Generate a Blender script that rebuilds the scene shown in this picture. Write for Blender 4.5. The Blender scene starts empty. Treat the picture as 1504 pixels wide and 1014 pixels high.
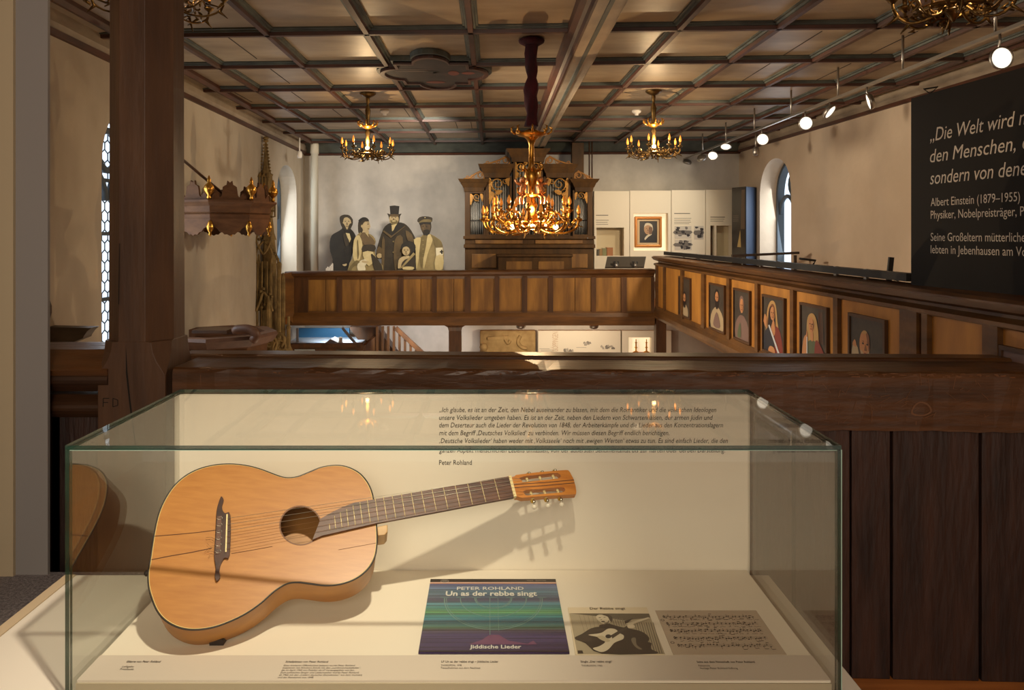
import bpy, bmesh, math, random
from math import sin, cos, pi, radians, sqrt, atan2
from mathutils import Vector, Matrix
from mathutils.geometry import tessellate_polygon

random.seed(7)
S = bpy.context.scene
COL = S.collection

# ------------------------------------------------------------------ camera, world, big lights, exposure
F = 1075.0                      # focal length in pixels of the 1504 px wide frame
EYE = 1.78                      # eye height above the near gallery floor
cam_d = bpy.data.cameras.new('camera'); cam = bpy.data.objects.new('camera', cam_d); COL.objects.link(cam)
cam.location = (0, 0, EYE); cam.rotation_euler = (pi / 2, 0, 0)
cam_d.sensor_width = 36.0; cam_d.lens = F / 1504 * 36.0
cam_d.shift_x = (752 - 725) / 1504; cam_d.shift_y = -(507 - 347) / 1504
cam_d.clip_start = 0.05; cam_d.clip_end = 200
S.camera = cam
S.view_settings.view_transform = 'Standard'; S.view_settings.look = 'None'
S.view_settings.gamma = 1.0; S.view_settings.exposure = 0.2; S.view_settings.use_curve_mapping = False
W = bpy.data.worlds.new('world'); S.world = W; W.use_nodes = True
W.node_tree.nodes['Background'].inputs[0].default_value = (1.0, 0.86, 0.70, 1)
W.node_tree.nodes['Background'].inputs[1].default_value = 0.62

def lamp(kind, loc, energy, color, target=None, size=0.1, angle=60, blend=0.5, name='light', parent=None):
    d = bpy.data.lights.new(name, kind); d.energy = energy; d.color = color
    if kind == 'AREA': d.size = size
    else: d.shadow_soft_size = size
    if kind == 'SPOT': d.spot_size = radians(angle); d.spot_blend = blend
    o = bpy.data.objects.new(name, d); COL.objects.link(o); o.location = loc
    if target is not None:
        o.rotation_euler = (Vector(target) - Vector(loc)).to_track_quat('-Z', 'Y').to_euler()
    return o
# the gallery spotlight that throws the guitar's shadow on the back panel of the case
lamp('SPOT', (0.10, 0.52, 3.13), 240, (1.0, 0.86, 0.66), (-0.50, 1.60, 0.98), 0.036, 44, 1.0, 'case_spotlight')
# unseen warm fills added for brightness: behind the camera, and low in the nave
lamp('AREA', (-0.2, -1.8, 3.1), 80, (1.0, 0.85, 0.68), (-0.2, 3.0, 0.9), 1.6, name='gallery_fill')
lamp('AREA', (-0.2, 7.6, -1.95), 55, (1.0, 0.80, 0.56), (-0.2, 7.6, 3), 3.0, name='nave_up_fill')
lamp('SPOT', (2.9, 7.2, 2.9), 330, (1.0, 0.80, 0.56), (0.5, 10.6, 1.3), 0.2, 80, 0.8, name='gallery_front_spot')
lamp('SPOT', (2.8, 6.2, 2.9), 200, (1.0, 0.84, 0.62), (-3.0, 8.4, 1.4), 0.1, 70, 0.8, name='pulpit_spot')

lamp('SPOT', (-0.7, 8.3, 3.05), 260, (1.0, 0.92, 0.80), (-1.9, 12.0, 2.05), 0.15, 78, 0.9, name='far_wall_fill')  # added fill for the far wall; no fixture hangs here
lamp('SPOT', (2.95, 9.9, 2.92), 60, (1.0, 0.86, 0.64), (2.3, 11.5, 1.9), 0.08, 90, 0.9, name='exhibit_spot')
lamp('SPOT', (-1.3, 6.6, 2.3), 380, (1.0, 0.84, 0.64), (4.2, 7.4, 1.7), 0.2, 100, 0.9, name='side_wall_fill')  # unseen fill added in mid nave to brighten right wall and gallery front

# ------------------------------------------------------------------ helpers
def P(px, py, d):
    """point at depth d seen at pixel (px, py) of the photograph"""
    return Vector(((px - 725) * d / F, d, EYE - (py - 347) * d / F))

def lin(c):
    out = []
    for v in c[:3]:
        v /= 255.0
        out.append(v / 12.92 if v <= 0.04045 else ((v + 0.055) / 1.055) ** 2.4)
    return (*out, 1)

MATS = {}
def mat(name, c, rough=0.6, metal=0.0, emit=None, estr=0.0, c2=None, scale=(4, 4, 4), detail=4, bump=0.0, bscale=None, spec=0.5, wave=None, lo=0.35, hi=0.65, coat=0.0, nrough=None):
    """procedural material: noise (optionally stretched) mixes c and c2, optional fine bump"""
    if name in MATS: return MATS[name]
    m = bpy.data.materials.new(name); m.use_nodes = True; MATS[name] = m
    nt = m.node_tree; b = nt.nodes['Principled BSDF']
    b.inputs['Base Color'].default_value = lin(c); b.inputs['Roughness'].default_value = rough
    b.inputs['Metallic'].default_value = metal; b.inputs['Specular IOR Level'].default_value = spec
    b.inputs['Coat Weight'].default_value = coat; b.inputs['Coat Roughness'].default_value = 0.15
    m.diffuse_color = lin(c)
    if emit: b.inputs['Emission Color'].default_value = lin(emit); b.inputs['Emission Strength'].default_value = estr
    tc = nt.nodes.new('ShaderNodeTexCoord'); mp = nt.nodes.new('ShaderNodeMapping')
    nt.links.new(tc.outputs['Object'], mp.inputs[0]); mp.inputs['Scale'].default_value = scale
    nz = nt.nodes.new('ShaderNodeTexNoise'); nz.inputs['Scale'].default_value = 1.0; nz.inputs['Detail'].default_value = detail
    nz.inputs['Roughness'].default_value = nrough or 0.6
    nt.links.new(mp.outputs[0], nz.inputs['Vector'])
    if c2 is not None:
        rp = nt.nodes.new('ShaderNodeValToRGB'); e = rp.color_ramp.elements
        e[0].position = lo; e[1].position = hi; e[0].color = lin(c); e[1].color = lin(c2)
        nt.links.new(nz.outputs['Fac'], rp.inputs[0]); nt.links.new(rp.outputs[0], b.inputs['Base Color'])
    if bump:
        src = nz
        if bscale:
            mp2 = nt.nodes.new('ShaderNodeMapping'); mp2.inputs['Scale'].default_value = bscale
            nt.links.new(tc.outputs['Object'], mp2.inputs[0])
            src = nt.nodes.new('ShaderNodeTexNoise'); src.inputs['Scale'].default_value = 1.0; src.inputs['Detail'].default_value = 5
            nt.links.new(mp2.outputs[0], src.inputs['Vector'])
        bp = nt.nodes.new('ShaderNodeBump'); bp.inputs['Strength'].default_value = bump; bp.inputs['Distance'].default_value = 0.02
        nt.links.new(src.outputs['Fac'], bp.inputs['Height']); nt.links.new(bp.outputs[0], b.inputs['Normal'])
    return m

def glass_mat(name, tint, base=0.04, power=5.0, top=0.9):
    """thin clear pane: transparent with a Schlick mirror on top, the same from both sides"""
    m = bpy.data.materials.new(name); m.use_nodes = True; nt = m.node_tree
    for n in list(nt.nodes): nt.nodes.remove(n)
    out = nt.nodes.new('ShaderNodeOutputMaterial'); mix = nt.nodes.new('ShaderNodeMixShader')
    tr = nt.nodes.new('ShaderNodeBsdfTransparent'); gl = nt.nodes.new('ShaderNodeBsdfGlossy')
    tr.inputs[0].default_value = (*tint, 1); gl.inputs['Roughness'].default_value = 0.0
    lw = nt.nodes.new('ShaderNodeLayerWeight'); lw.inputs[0].default_value = 0.5
    pw = nt.nodes.new('ShaderNodeMath'); pw.operation = 'POWER'; pw.inputs[1].default_value = power
    ml = nt.nodes.new('ShaderNodeMath'); ml.operation = 'MULTIPLY_ADD'; ml.inputs[1].default_value = top - base; ml.inputs[2].default_value = base
    nt.links.new(lw.outputs['Facing'], pw.inputs[0]); nt.links.new(pw.outputs[0], ml.inputs[0])
    nt.links.new(ml.outputs[0], mix.inputs[0]); nt.links.new(tr.outputs[0], mix.inputs[1]); nt.links.new(gl.outputs[0], mix.inputs[2])
    nt.links.new(mix.outputs[0], out.inputs[0]); MATS[name] = m
    return m

class MB:
    """collects shapes; build() links them as ONE mesh object"""
    def __init__(s): s.v = []; s.f = []; s.m = []; s.sm = []
    def face(s, pts, mi=0, smooth=False):
        n = len(s.v); s.v += [Vector(p) for p in pts]; s.f.append(tuple(range(n, n + len(pts)))); s.m.append(mi); s.sm.append(smooth)
    def box(s, x0, x1, y0, y1, z0, z1, mi=0):
        n = len(s.v)
        s.v += [Vector((x, y, z)) for z in (z0, z1) for y in (y0, y1) for x in (x0, x1)]
        for q in ((0, 2, 3, 1), (4, 5, 7, 6), (0, 1, 5, 4), (2, 6, 7, 3), (0, 4, 6, 2), (1, 3, 7, 5)):
            s.f.append(tuple(n + i for i in q)); s.m.append(mi); s.sm.append(False)
        return s
    def hexa(s, a, b, mi=0):
        """solid between two polygons of the same count"""
        k = len(a); n = len(s.v); s.v += [Vector(p) for p in a] + [Vector(p) for p in b]
        s.f.append(tuple(n + i for i in reversed(range(k)))); s.f.append(tuple(n + k + i for i in range(k))); s.m += [mi, mi]; s.sm += [False, False]
        for i in range(k):
            j = (i + 1) % k; s.f.append((n + i, n + j, n + k + j, n + k + i)); s.m.append(mi); s.sm.append(False)
        return s
    def slab(s, outer, holes, fa, fb, mi=0, side=None, smooth=False):
        """2-D outline with holes between the surfaces fa(u,v) and fb(u,v)"""
        loops = [outer] + list(holes)
        flat = [p for l in loops for p in l]
        tris = tessellate_polygon([[Vector((p[0], p[1], 0)) for p in l] for l in loops])
        n = len(s.v); k = len(flat)
        s.v += [Vector(fa(*p)) for p in flat]
        two = fb is not None
        if two: s.v += [Vector(fb(*p)) for p in flat]
        for t in tris:
            s.f.append(tuple(n + i for i in t)); s.m.append(mi); s.sm.append(False)
            if two: s.f.append(tuple(n + k + i for i in reversed(t))); s.m.append(mi); s.sm.append(False)
        if two:
            o = 0
            for l in loops:
                L = len(l)
                for i in range(L):
                    j = (i + 1) % L
                    s.f.append((n + o + i, n + o + j, n + k + o + j, n + k + o + i)); s.m.append(mi if side is None else side); s.sm.append(smooth)
                o += L
        return s
    def rings(s, rings, mi=0, closed=True, cap=True, smooth=True):
        """skin over consecutive rings of equal count"""
        k = len(rings[0]); n = len(s.v)
        for r in rings: s.v += [Vector(p) for p in r]
        for a in range(len(rings) - 1):
            for i in range(k if closed else k - 1):
                j = (i + 1) % k
                s.f.append((n + a * k + i, n + a * k + j, n + (a + 1) * k + j, n + (a + 1) * k + i)); s.m.append(mi); s.sm.append(smooth)
        if cap and closed:
            s.f.append(tuple(n + i for i in reversed(range(k)))); s.f.append(tuple(n + (len(rings) - 1) * k + i for i in range(k))); s.m += [mi, mi]; s.sm += [False, False]
        return s
    def tube(s, pts, r, n=8, mi=0, closed=False):
        pts = [Vector(p) for p in pts]; L = len(pts); rs = r if isinstance(r, (list, tuple)) else [r] * L
        out = []; up = None
        for i, p in enumerate(pts):
            a = pts[(i - 1) % L] if closed else pts[max(i - 1, 0)]
            b = pts[(i + 1) % L] if closed else pts[min(i + 1, L - 1)]
            t = (b - a)
            if t.length < 1e-9: t = Vector((0, 0, 1))
            t.normalize()
            if up is None: up = Vector((0, 0, 1)) if abs(t.z) < 0.9 else Vector((1, 0, 0))
            x = up - t * up.dot(t)
            if x.length < 1e-6: x = t.orthogonal()
            x.normalize(); y = t.cross(x); up = x
            out.append([p + (x * cos(2 * pi * q / n) + y * sin(2 * pi * q / n)) * rs[i] for q in range(n)])
        if closed: out.append(out[0])
        return s.rings(out, mi, cap=not closed)
    def lathe(s, prof, c=(0, 0, 0), n=20, mi=0, ax=(0, 0, 1)):
        """prof: (radius, height) pairs turned about the axis ax through c"""
        c = Vector(c); q = Vector((0, 0, 1)).rotation_difference(Vector(ax))
        return s.rings([[c + q @ Vector((r * cos(2 * pi * i / n), r * sin(2 * pi * i / n), h)) for i in range(n)] for r, h in prof], mi)
    def ball(s, c, r, n=10, mi=0, sq=(1, 1, 1)):
        c = Vector(c); R = []
        for a in range(n // 2 + 1):
            t = pi * a / (n // 2); rr = max(sin(t), 0.02)
            R.append([c + Vector((rr * cos(2 * pi * i / n) * r * sq[0], rr * sin(2 * pi * i / n) * r * sq[1], -cos(t) * r * sq[2])) for i in range(n)])
        return s.rings(R, mi)
    def bar(s, a, b, w, d, up=(0, 0, 1), mi=0):
        """rectangular bar from a to b, w wide and d deep (d along up)"""
        a, b, up = Vector(a), Vector(b), Vector(up); t = (b - a).normalized(); x = t.cross(up).normalized(); y = x.cross(t).normalized()
        q = [(-w / 2, -d / 2), (w / 2, -d / 2), (w / 2, d / 2), (-w / 2, d / 2)]
        return s.hexa([a + x * i + y * j for i, j in q], [b + x * i + y * j for i, j in q], mi)
    def sweep(s, prof, a, b, ux, uy, mi=0):
        """moulding: profile (u,v) carried straight from a to b"""
        a, b, ux, uy = Vector(a), Vector(b), Vector(ux), Vector(uy)
        return s.hexa([a + ux * u + uy * v for u, v in prof], [b + ux * u + uy * v for u, v in prof], mi)
    def text(s, body, o, ux, uy, size, width=None, shear=0.0, sx=0.78, mi=0, bold=0.0, align='L'):
        cu = bpy.data.curves.new('lettering', 'FONT'); cu.body = body; cu.size = 1.0; cu.shear = shear; cu.offset = bold
        cu.resolution_u = 3 if size > 0.03 else 2
        ob = bpy.data.objects.new('lettering', cu); me = bpy.data.meshes.new_from_object(ob)
        o, ux, uy = Vector(o), Vector(ux), Vector(uy)
        xs = [v.co.x for v in me.vertices]
        if xs:
            x0, x1 = min(xs), max(xs)
            kx = width / (x1 - x0) if width else size * sx
            dx = x0 if align == 'L' else (x0 + x1) / 2
            n = len(s.v); s.v += [o + ux * ((v.co.x - dx) * kx) + uy * (v.co.y * size) for v in me.vertices]
            for p in me.polygons:
                s.f.append(tuple(n + i for i in p.vertices)); s.m.append(mi); s.sm.append(False)
        bpy.data.objects.remove(ob); bpy.data.curves.remove(cu); bpy.data.meshes.remove(me)
        return s
    def build(s, name, mats, parent=None, bevel=0.0, seg=2, fix=True):
        me = bpy.data.meshes.new(name)
        o0 = Vector((0, 0, 0)); q = parent
        while q is not None: o0 = o0 + q.location; q = q.parent
        me.from_pydata([v - o0 for v in s.v], [], s.f)
        for m in (mats if isinstance(mats, (list, tuple)) else [mats]): me.materials.append(m)
        for p, mi, sm in zip(me.polygons, s.m, s.sm): p.material_index = mi; p.use_smooth = sm
        me.update()
        if fix:
            bm = bmesh.new(); bm.from_mesh(me); bmesh.ops.recalc_face_normals(bm, faces=bm.faces[:]); bm.to_mesh(me); bm.free()
        o = bpy.data.objects.new(name, me); COL.objects.link(o)
        if parent is not None: o.parent = parent
        if bevel:
            b = o.modifiers.new('bevel', 'BEVEL'); b.width = bevel; b.segments = seg; b.limit_method = 'ANGLE'; b.angle_limit = radians(40)
        return o

def thing(name, label, cat, loc=(0, 0, 0), group=None):
    o = bpy.data.objects.new(name, None); COL.objects.link(o); o.location = loc; o.empty_display_size = 0.1
    o['label'] = label; o['category'] = cat
    if group: o['group'] = group
    return o
def tag(o, label, cat, group=None):
    o['label'] = label; o['category'] = cat
    if group: o['group'] = group
    return o
def struct(o): o['kind'] = 'structure'; return o
def centre(o):
    """moves a mesh thing's origin to the middle of its base"""
    me = o.data; xs = [v.co for v in me.vertices]
    c = Vector(((min(v.x for v in xs) + max(v.x for v in xs)) / 2, (min(v.y for v in xs) + max(v.y for v in xs)) / 2, min(v.z for v in xs)))
    for v in me.vertices: v.co -= c
    o.location = o.location + c; return o
def copy_tree(o, parent=None):
    c = o.copy(); COL.objects.link(c)
    if parent is not None: c.parent = parent
    for ch in list(o.children): copy_tree(ch, c)
    return c
def ell(cx, cy, rx, ry, n=24, a0=0, a1=2 * pi):
    return [(cx + rx * cos(a0 + (a1 - a0) * i / n), cy + ry * sin(a0 + (a1 - a0) * i / n)) for i in range(n if abs(a1 - a0) > 6.28 else n + 1)]
def smooth_loop(pts, k=4, closed=True):
    """Catmull-Rom through the points"""
    out = []; L = len(pts)
    for i in range(L if closed else L - 1):
        g = (lambda j: pts[j % L]) if closed else (lambda j: pts[min(max(j, 0), L - 1)])
        p0, p1, p2, p3 = g(i - 1), g(i), g(i + 1), g(i + 2)
        for q in range(k):
            t = q / k
            out.append(tuple(0.5 * (2 * b + (c - a) * t + (2 * a - 5 * b + 4 * c - d) * t * t + (3 * b - a - 3 * c + d) * t ** 3) for a, b, c, d in zip(p0, p1, p2, p3)))
    if not closed: out.append(tuple(pts[-1]))
    return out
def spiral(cx, cy, r0, r1, a0, turns, n=28):
    return [(cx + (r0 + (r1 - r0) * i / n) * cos(a0 + turns * 2 * pi * i / n), cy + (r0 + (r1 - r0) * i / n) * sin(a0 + turns * 2 * pi * i / n)) for i in range(n + 1)]

# ------------------------------------------------------------------ materials
M = {}
M['plaster_l'] = mat('plaster_left', (196, 184, 164), 0.9, c2=(176, 162, 142), scale=(1.2, 1.2, 0.8), bump=0.25, bscale=(9, 9, 9))
M['plaster_f'] = mat('plaster_far', (205, 196, 182), 0.9, c2=(176, 168, 156), scale=(1.5, 1.5, 1.2), bump=0.25, bscale=(8, 8, 8))
M['plaster_r'] = mat('plaster_right', (205, 184, 158), 0.9, c2=(190, 168, 142), scale=(1.5, 1.0, 0.9), bump=0.25, bscale=(9, 9, 9))
M['white_wall'] = mat('white_wall_paint', (222, 212, 196), 0.8)
M['ceil'] = mat('ceiling_boards', (164, 142, 112), 0.42, c2=(128, 108, 84), scale=(1.2, 3.4, 2), detail=6, bump=0.05, bscale=(3, 12, 3))
M['rib_red'] = mat('rib_red_brown', (84, 46, 28), 0.5, c2=(58, 34, 22), scale=(3, 3, 9))
M['rib_teal'] = mat('rib_grey_green', (86, 90, 80), 0.55, c2=(62, 64, 58), scale=(4, 4, 4))
M['rib_grey'] = mat('rib_grey_white', (168, 150, 126), 0.5, c2=(134, 118, 98), scale=(5, 2, 5))
M['board_joint'] = mat('board_joint_dark', (50, 40, 30), 0.8)
M['wood_dark'] = mat('old_brown_paint', (78, 50, 29), 0.42, c2=(54, 33, 20), scale=(2, 14, 14), detail=5, bump=0.12, bscale=(6, 30, 30), spec=0.5)
M['rail'] = mat('rail_brown_varnish', (100, 62, 30), 0.4, c2=(68, 42, 22), scale=(1.5, 12, 22), detail=7, bump=0.22, bscale=(7, 26, 26), spec=0.55)
M['post_v'] = mat('post_brown_paint', (98, 68, 46), 0.45, c2=(74, 50, 35), scale=(9, 9, 1.2), detail=5, bump=0.15, bscale=(26, 26, 4))
M['plank'] = mat('dark_rough_plank', (72, 48, 39), 0.5, c2=(42, 29, 26), scale=(11, 11, 1.6), detail=7, bump=0.5, bscale=(34, 34, 6))
M['pale_scratch'] = mat('bare_scratch', (116, 78, 50), 0.6)
M['gal_wood'] = mat('gallery_oak', (112, 74, 33), 0.42, c2=(78, 50, 23), scale=(2, 2, 12), detail=6, bump=0.12, bscale=(20, 20, 20))
M['gal_rail'] = mat('gallery_rail_oak', (100, 65, 31), 0.36, c2=(74, 44, 22), scale=(3, 3, 14), detail=6, bump=0.1, bscale=(5, 5, 30))
M['gal_panel'] = mat('gallery_panel_oak', (154, 109, 48), 0.45, c2=(112, 76, 33), scale=(9, 9, 1.3), detail=6, bump=0.08, bscale=(24, 24, 4))
M['gal_panel_r'] = mat('gallery_panel_golden', (192, 132, 54), 0.5, c2=(162, 106, 42), scale=(9, 6, 1.3), detail=6)
M['stile'] = mat('gallery_stile_dark', (92, 58, 28), 0.42, c2=(64, 40, 20), scale=(12, 12, 2))
M['floor_wood'] = mat('orange_floorboard', (206, 132, 70), 0.4, c2=(172, 102, 50), scale=(1.6, 16, 8), detail=6)
M['carpet'] = mat('grey_carpet', (164, 158, 160), 0.98, c2=(120, 114, 118), scale=(90, 90, 90), detail=2, bump=0.6, bscale=(160, 160, 160))
M['case_white'] = mat('case_white_lacquer', (226, 218, 204), 0.5)
M['case_board'] = mat('case_white_board', (230, 220, 202), 0.6)
M['case_lip'] = mat('beige_lipping', (196, 176, 146), 0.6)
M['partition'] = mat('grey_partition_paint', (152, 148, 146), 0.7)
M['partition_lt'] = mat('cream_partition_paint', (196, 180, 150), 0.7)
M['glass'] = glass_mat('case_glass', (0.975, 0.985, 0.972), 0.025, 5.0, 0.5)
M['glass_side'] = glass_mat('case_glass_side', (0.972, 0.985, 0.970), 0.06, 3.0, 0.75)
M['glass_edge'] = mat('glass_edge_green', (16, 56, 44), 0.15, spec=0.8, c2=(10, 38, 30), scale=(30, 30, 30))
def half_clear(m, a):
    m.node_tree.nodes['Principled BSDF'].inputs['Alpha'].default_value = a; return m
half_clear(M['glass_edge'], 0.85)
M['glass_joint'] = mat('glass_edge_light', (150, 180, 166), 0.15, spec=0.8)
M['black'] = mat('matt_black', (18, 17, 16), 0.55)
M['ink'] = mat('black_print', (40, 36, 32), 0.8)
M['ink_soft'] = mat('grey_print', (96, 88, 78), 0.8)
M['gold'] = mat('gilded_brass', (214, 160, 70), 0.28, metal=0.9, c2=(176, 118, 44), scale=(30, 30, 30))
M['brass_dk'] = mat('aged_brass', (120, 92, 48), 0.4, metal=0.85, c2=(76, 58, 32), scale=(24, 24, 24))
M['steel'] = mat('satin_steel', (170, 164, 155), 0.35, metal=0.9)
M['bulb'] = mat('warm_bulb', (255, 200, 120), 0.4, emit=(255, 214, 145), estr=10.0)
M['flame'] = mat('candle_bulb', (240, 150, 60), 0.4, emit=(255, 150, 50), estr=0.9)
M['lamp_face'] = mat('spotlight_face', (255, 250, 235), 0.4, emit=(255, 246, 228), estr=1.1)
M['window'] = mat('daylit_pane', (206, 222, 236), 0.2, emit=(206, 222, 240), estr=1.25)
M['lead'] = mat('window_lead', (70, 78, 84), 0.6)
M['sandstone'] = mat('ochre_sandstone', (142, 117, 72), 0.9, c2=(104, 84, 50), scale=(9, 9, 9), detail=6, bump=0.4, bscale=(20, 20, 20))
M['velvet'] = mat('crimson_velvet', (80, 12, 20), 0.9, c2=(44, 6, 12), scale=(14, 14, 4))
M['pipe_metal'] = mat('organ_pipe_tin', (168, 166, 158), 0.35, metal=0.25)
M['organ'] = mat('organ_oak', (94, 64, 27), 0.55, spec=0.3, c2=(68, 46, 20), scale=(8, 8, 2), detail=5)
M['dark'] = mat('recess_shade_and_dark', (30, 24, 18), 0.9)  # near-black for cracks, gaps and rods; also paints shade behind organ pipes
M['exh_white'] = mat('exhibit_white_panel', (226, 214, 190), 0.7)

# ------------------------------------------------------------------ the setting
ZC = EYE + 1.5                                    # ceiling boards
ZN = -2.1                                         # nave floor
XL = lambda y: -2.83 - 0.021 * y                  # left wall line
XR = lambda y: 4.52 - 0.0525 * y                  # right wall line
YF = lambda x: 11.93 - 0.04 * (x + 3.0)           # far wall line
SK = lambda x: -0.047 * (x + 0.86)                # the old roof is not quite square

def arch(y0, y1, z0, zs, za, n=10):
    """pointed arch outline in (y, z)"""
    w = (y1 - y0); c = (y0 + y1) / 2; pts = [(y0, z0), (y1, z0), (y1, zs)]
    for i in range(1, n):
        t = i / n; pts.append((y1 - (w / 2) * (1 - cos(t * pi / 2)) ** 1.15, zs + (za - zs) * sin(t * pi / 2)))
    pts.append((c, za))
    for i in range(n - 1, 0, -1):
        t = i / n; pts.append((y0 + (w / 2) * (1 - cos(t * pi / 2)) ** 1.15, zs + (za - zs) * sin(t * pi / 2)))
    pts.append((y0, zs)); return pts
WIN = {'1': ('L', arch(5.5, 6.8, 0.7, 2.3, 2.86)), '2': ('L', arch(10.3, 11.4, 1.1, 2.36, 2.83)), '3': ('R', arch(9.85, 10.86, 1.1, 2.32, 2.88))}
outer = [(-3, ZN), (12.3, ZN), (12.3, ZC), (-3, ZC)]
m = MB(); m.slab(outer, [WIN['1'][1], WIN['2'][1]], lambda y, z: (XL(y), y, z), lambda y, z: (XL(y) - 0.5, y, z))
struct(m.build('wall_left', M['plaster_l']))
m = MB(); m.slab(outer, [WIN['3'][1]], lambda y, z: (XR(y), y, z), lambda y, z: (XR(y) + 0.5, y, z))
struct(m.build('wall_right', M['plaster_r']))
m = MB(); m.slab([(-3.6, ZN), (4.6, ZN), (4.6, ZC), (-3.6, ZC)], [], lambda x, z: (x, YF(x), z), lambda x, z: (x, YF(x) + 0.4, z))
struct(m.build('wall_far', M['plaster_f']))
m = MB(); m.box(-3.3, 4.6, -3, 12.3, ZN - 0.2, ZN); struct(m.build('floor_nave', M['floor_wood']))
m = MB(); m.box(-3.1, 4.6, -3, 3.36, -0.22, 0.0); struct(m.build('floor', M['floor_wood']))

for k, (side, a) in WIN.items():
    ys = [p[0] for p in a]; zs = [p[1] for p in a]; y0, y1, z0, za = min(ys), max(ys), min(zs), max(zs)
    X = (lambda y, d: XL(y) - d) if side == 'L' else (lambda y, d: XR(y) + d)
    root = bpy.data.objects.new('window_' + k, None); COL.objects.link(root); root.location = (X((y0 + y1) / 2, 0.3), (y0 + y1) / 2, z0); root['kind'] = 'structure'
    MB().slab(a, [], lambda y, z: (X(y, 0.34), y, z), lambda y, z: (X(y, 0.35), y, z)).build('pane', M['window'], root)
    fr = MB()                                   # stone frame with a mullion and simple tracery
    cx = (y0 + y1) / 2; inn = [((y - cx) * (0.95 if k == '1' else 0.9) + cx, (z - z0) * 0.96 + z0 + 0.03) for y, z in a]
    fr.slab(a, [inn], lambda y, z: (X(y, 0.24), y, z), lambda y, z: (X(y, 0.36), y, z))
    if k != '1': fr.bar((X(cx, 0.29), cx, z0), (X(cx, 0.29), cx, za - 0.35), 0.07, 0.07, (1, 0, 0))
    for s in (-1, 1):
        c0 = cx + s * (y1 - y0) * 0.24
        fr.tube([(X(q[0], 0.29), q[0], q[1]) for q in ell(c0, za - 0.78, (y1 - y0) * 0.22, 0.26, 10, 0, pi)], 0.03, 6)
    fr.tube([(X(q[0], 0.29), q[0], q[1]) for q in ell(cx, za - 0.36, 0.16, 0.17, 14)], 0.03, 6, closed=True)
    fr.build('tracery', M['lead'], root)
    ld = MB()
    if k == '1':                                # honeycomb leading
        g = 0.10; row = 0; z = z0
        while z < za - 0.1:
            y = y0 + (g / 2 if row % 2 else 0)
            while y < y1:
                for q0, q1 in (((0, 0), (g / 2, g * 0.3)), ((0, 0), (-g / 2, g * 0.3)), ((g / 2, g * 0.3), (g / 2, g * 0.85))):
                    if z + q1[1] < za - 0.45 or abs(y - cx) < 0.25:
                        ld.bar((X(y, 0.335), y + q0[0], z + q0[1]), (X(y, 0.335), y + q1[0], z + q1[1]), 0.008, 0.006, (1, 0, 0))
                y += g
            z += g * 0.85; row += 1
    else:
        for i in range(1, 6): ld.bar((X(y0, 0.335), y0 + (y1 - y0) * i / 6, z0), (X(y0, 0.335), y0 + (y1 - y0) * i / 6, za - 0.3), 0.012, 0.008, (1, 0, 0))
        for i in range(1, 9): ld.bar((X(y0, 0.335), y0, z0 + i * 0.18), (X(y0, 0.335), y1, z0 + i * 0.18), 0.012, 0.008, (1, 0, 0))
    for zz in (z0 + 0.55, z0 + 1.1, z0 + 1.55): ld.bar((X(y0, 0.32), y0, zz), (X(y0, 0.32), y1, zz), 0.03, 0.02, (1, 0, 0))
    ld.build('leading', M['lead'], root)
    o = lamp('AREA', (X((y0 + y1) / 2, 0.22), (y0 + y1) / 2, (z0 + za) / 2), 12, (0.80, 0.90, 1.0), ((0.3 if side == 'L' else 0.6), (y0 + y1) / 2, 1.4), 1.0, name='daylight')

# ceiling with its ribs
ceil = MB(); ceil.hexa([(-3.4, -3, ZC), (4.8, -3, ZC), (4.8, 12.4, ZC), (-3.4, 12.4, ZC)], [(-3.4, -3, ZC + 0.2), (4.8, -3, ZC + 0.2), (4.8, 12.4, ZC + 0.2), (-3.4, 12.4, ZC + 0.2)])
ceil = struct(ceil.build('ceiling', M['ceil']))
def rib(a, b, name='ceiling_rib'):
    """three-banded rib: grey-green sides, red-brown nosing"""
    m = MB(); a = Vector(a); b = Vector(b); t = (b - a).normalized(); x = t.cross(Vector((0, 0, 1))).normalized(); dz = Vector((0, 0, -1))
    m.sweep([(-0.056, 0), (-0.056, 0.012), (0.056, 0.012), (0.056, 0)], a, b, x, dz, 1)
    m.sweep([(-0.040, 0.012), (-0.036, 0.026), (0.036, 0.026), (0.040, 0.012)], a, b, x, dz, 1)
    m.sweep([(-0.022, 0.026), (-0.018, 0.052), (0.018, 0.052), (0.022, 0.026)], a, b, x, dz, 0)
    return m.build(name, [M['rib_red'], M['rib_teal']], ceil)
for x in (-2.36, -1.63, -0.904, -0.156): rib((x, 0.2, ZC), (x - 0.02, 11.75, ZC))
for x in (1.378, 2.07, 2.75, 3.42, 3.98): rib((x, 0.2, ZC), (x - 0.16, 11.6, ZC))
for k in range(-2, 7):
    y = 5.27 + k
    rib((-3.05, y + SK(-3.05), ZC), (0.56, y + SK(0.56), ZC)); rib((0.74, y + SK(0.74), ZC), (4.3, y + SK(4.3), ZC))
m = MB()                                        # thin open joints between the boards
for x, y in ((-2.7, 4.5), (-2.0, 5.5), (-1.25, 9.5), (2.4, 5.5), (3.1, 5.5), (3.1, 6.5), (-2.0, 6.5), (-2.7, 7.5), (-1.9, 8.5), (-1.05, 8.5), (-0.5, 9.5), (-0.3, 9.5), (1.8, 9.5), (2.4, 6.5), (-2.1, 7.5), (-1.6, 9.5)):
    m.box(x - 0.004, x + 0.004, y - 0.15, y + 0.68, ZC - 0.003, ZC)
m.build('board_joint', M['board_joint'], ceil)
m = MB()                                        # the big tie beam, running down the nave
zb = EYE + 1.30
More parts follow.
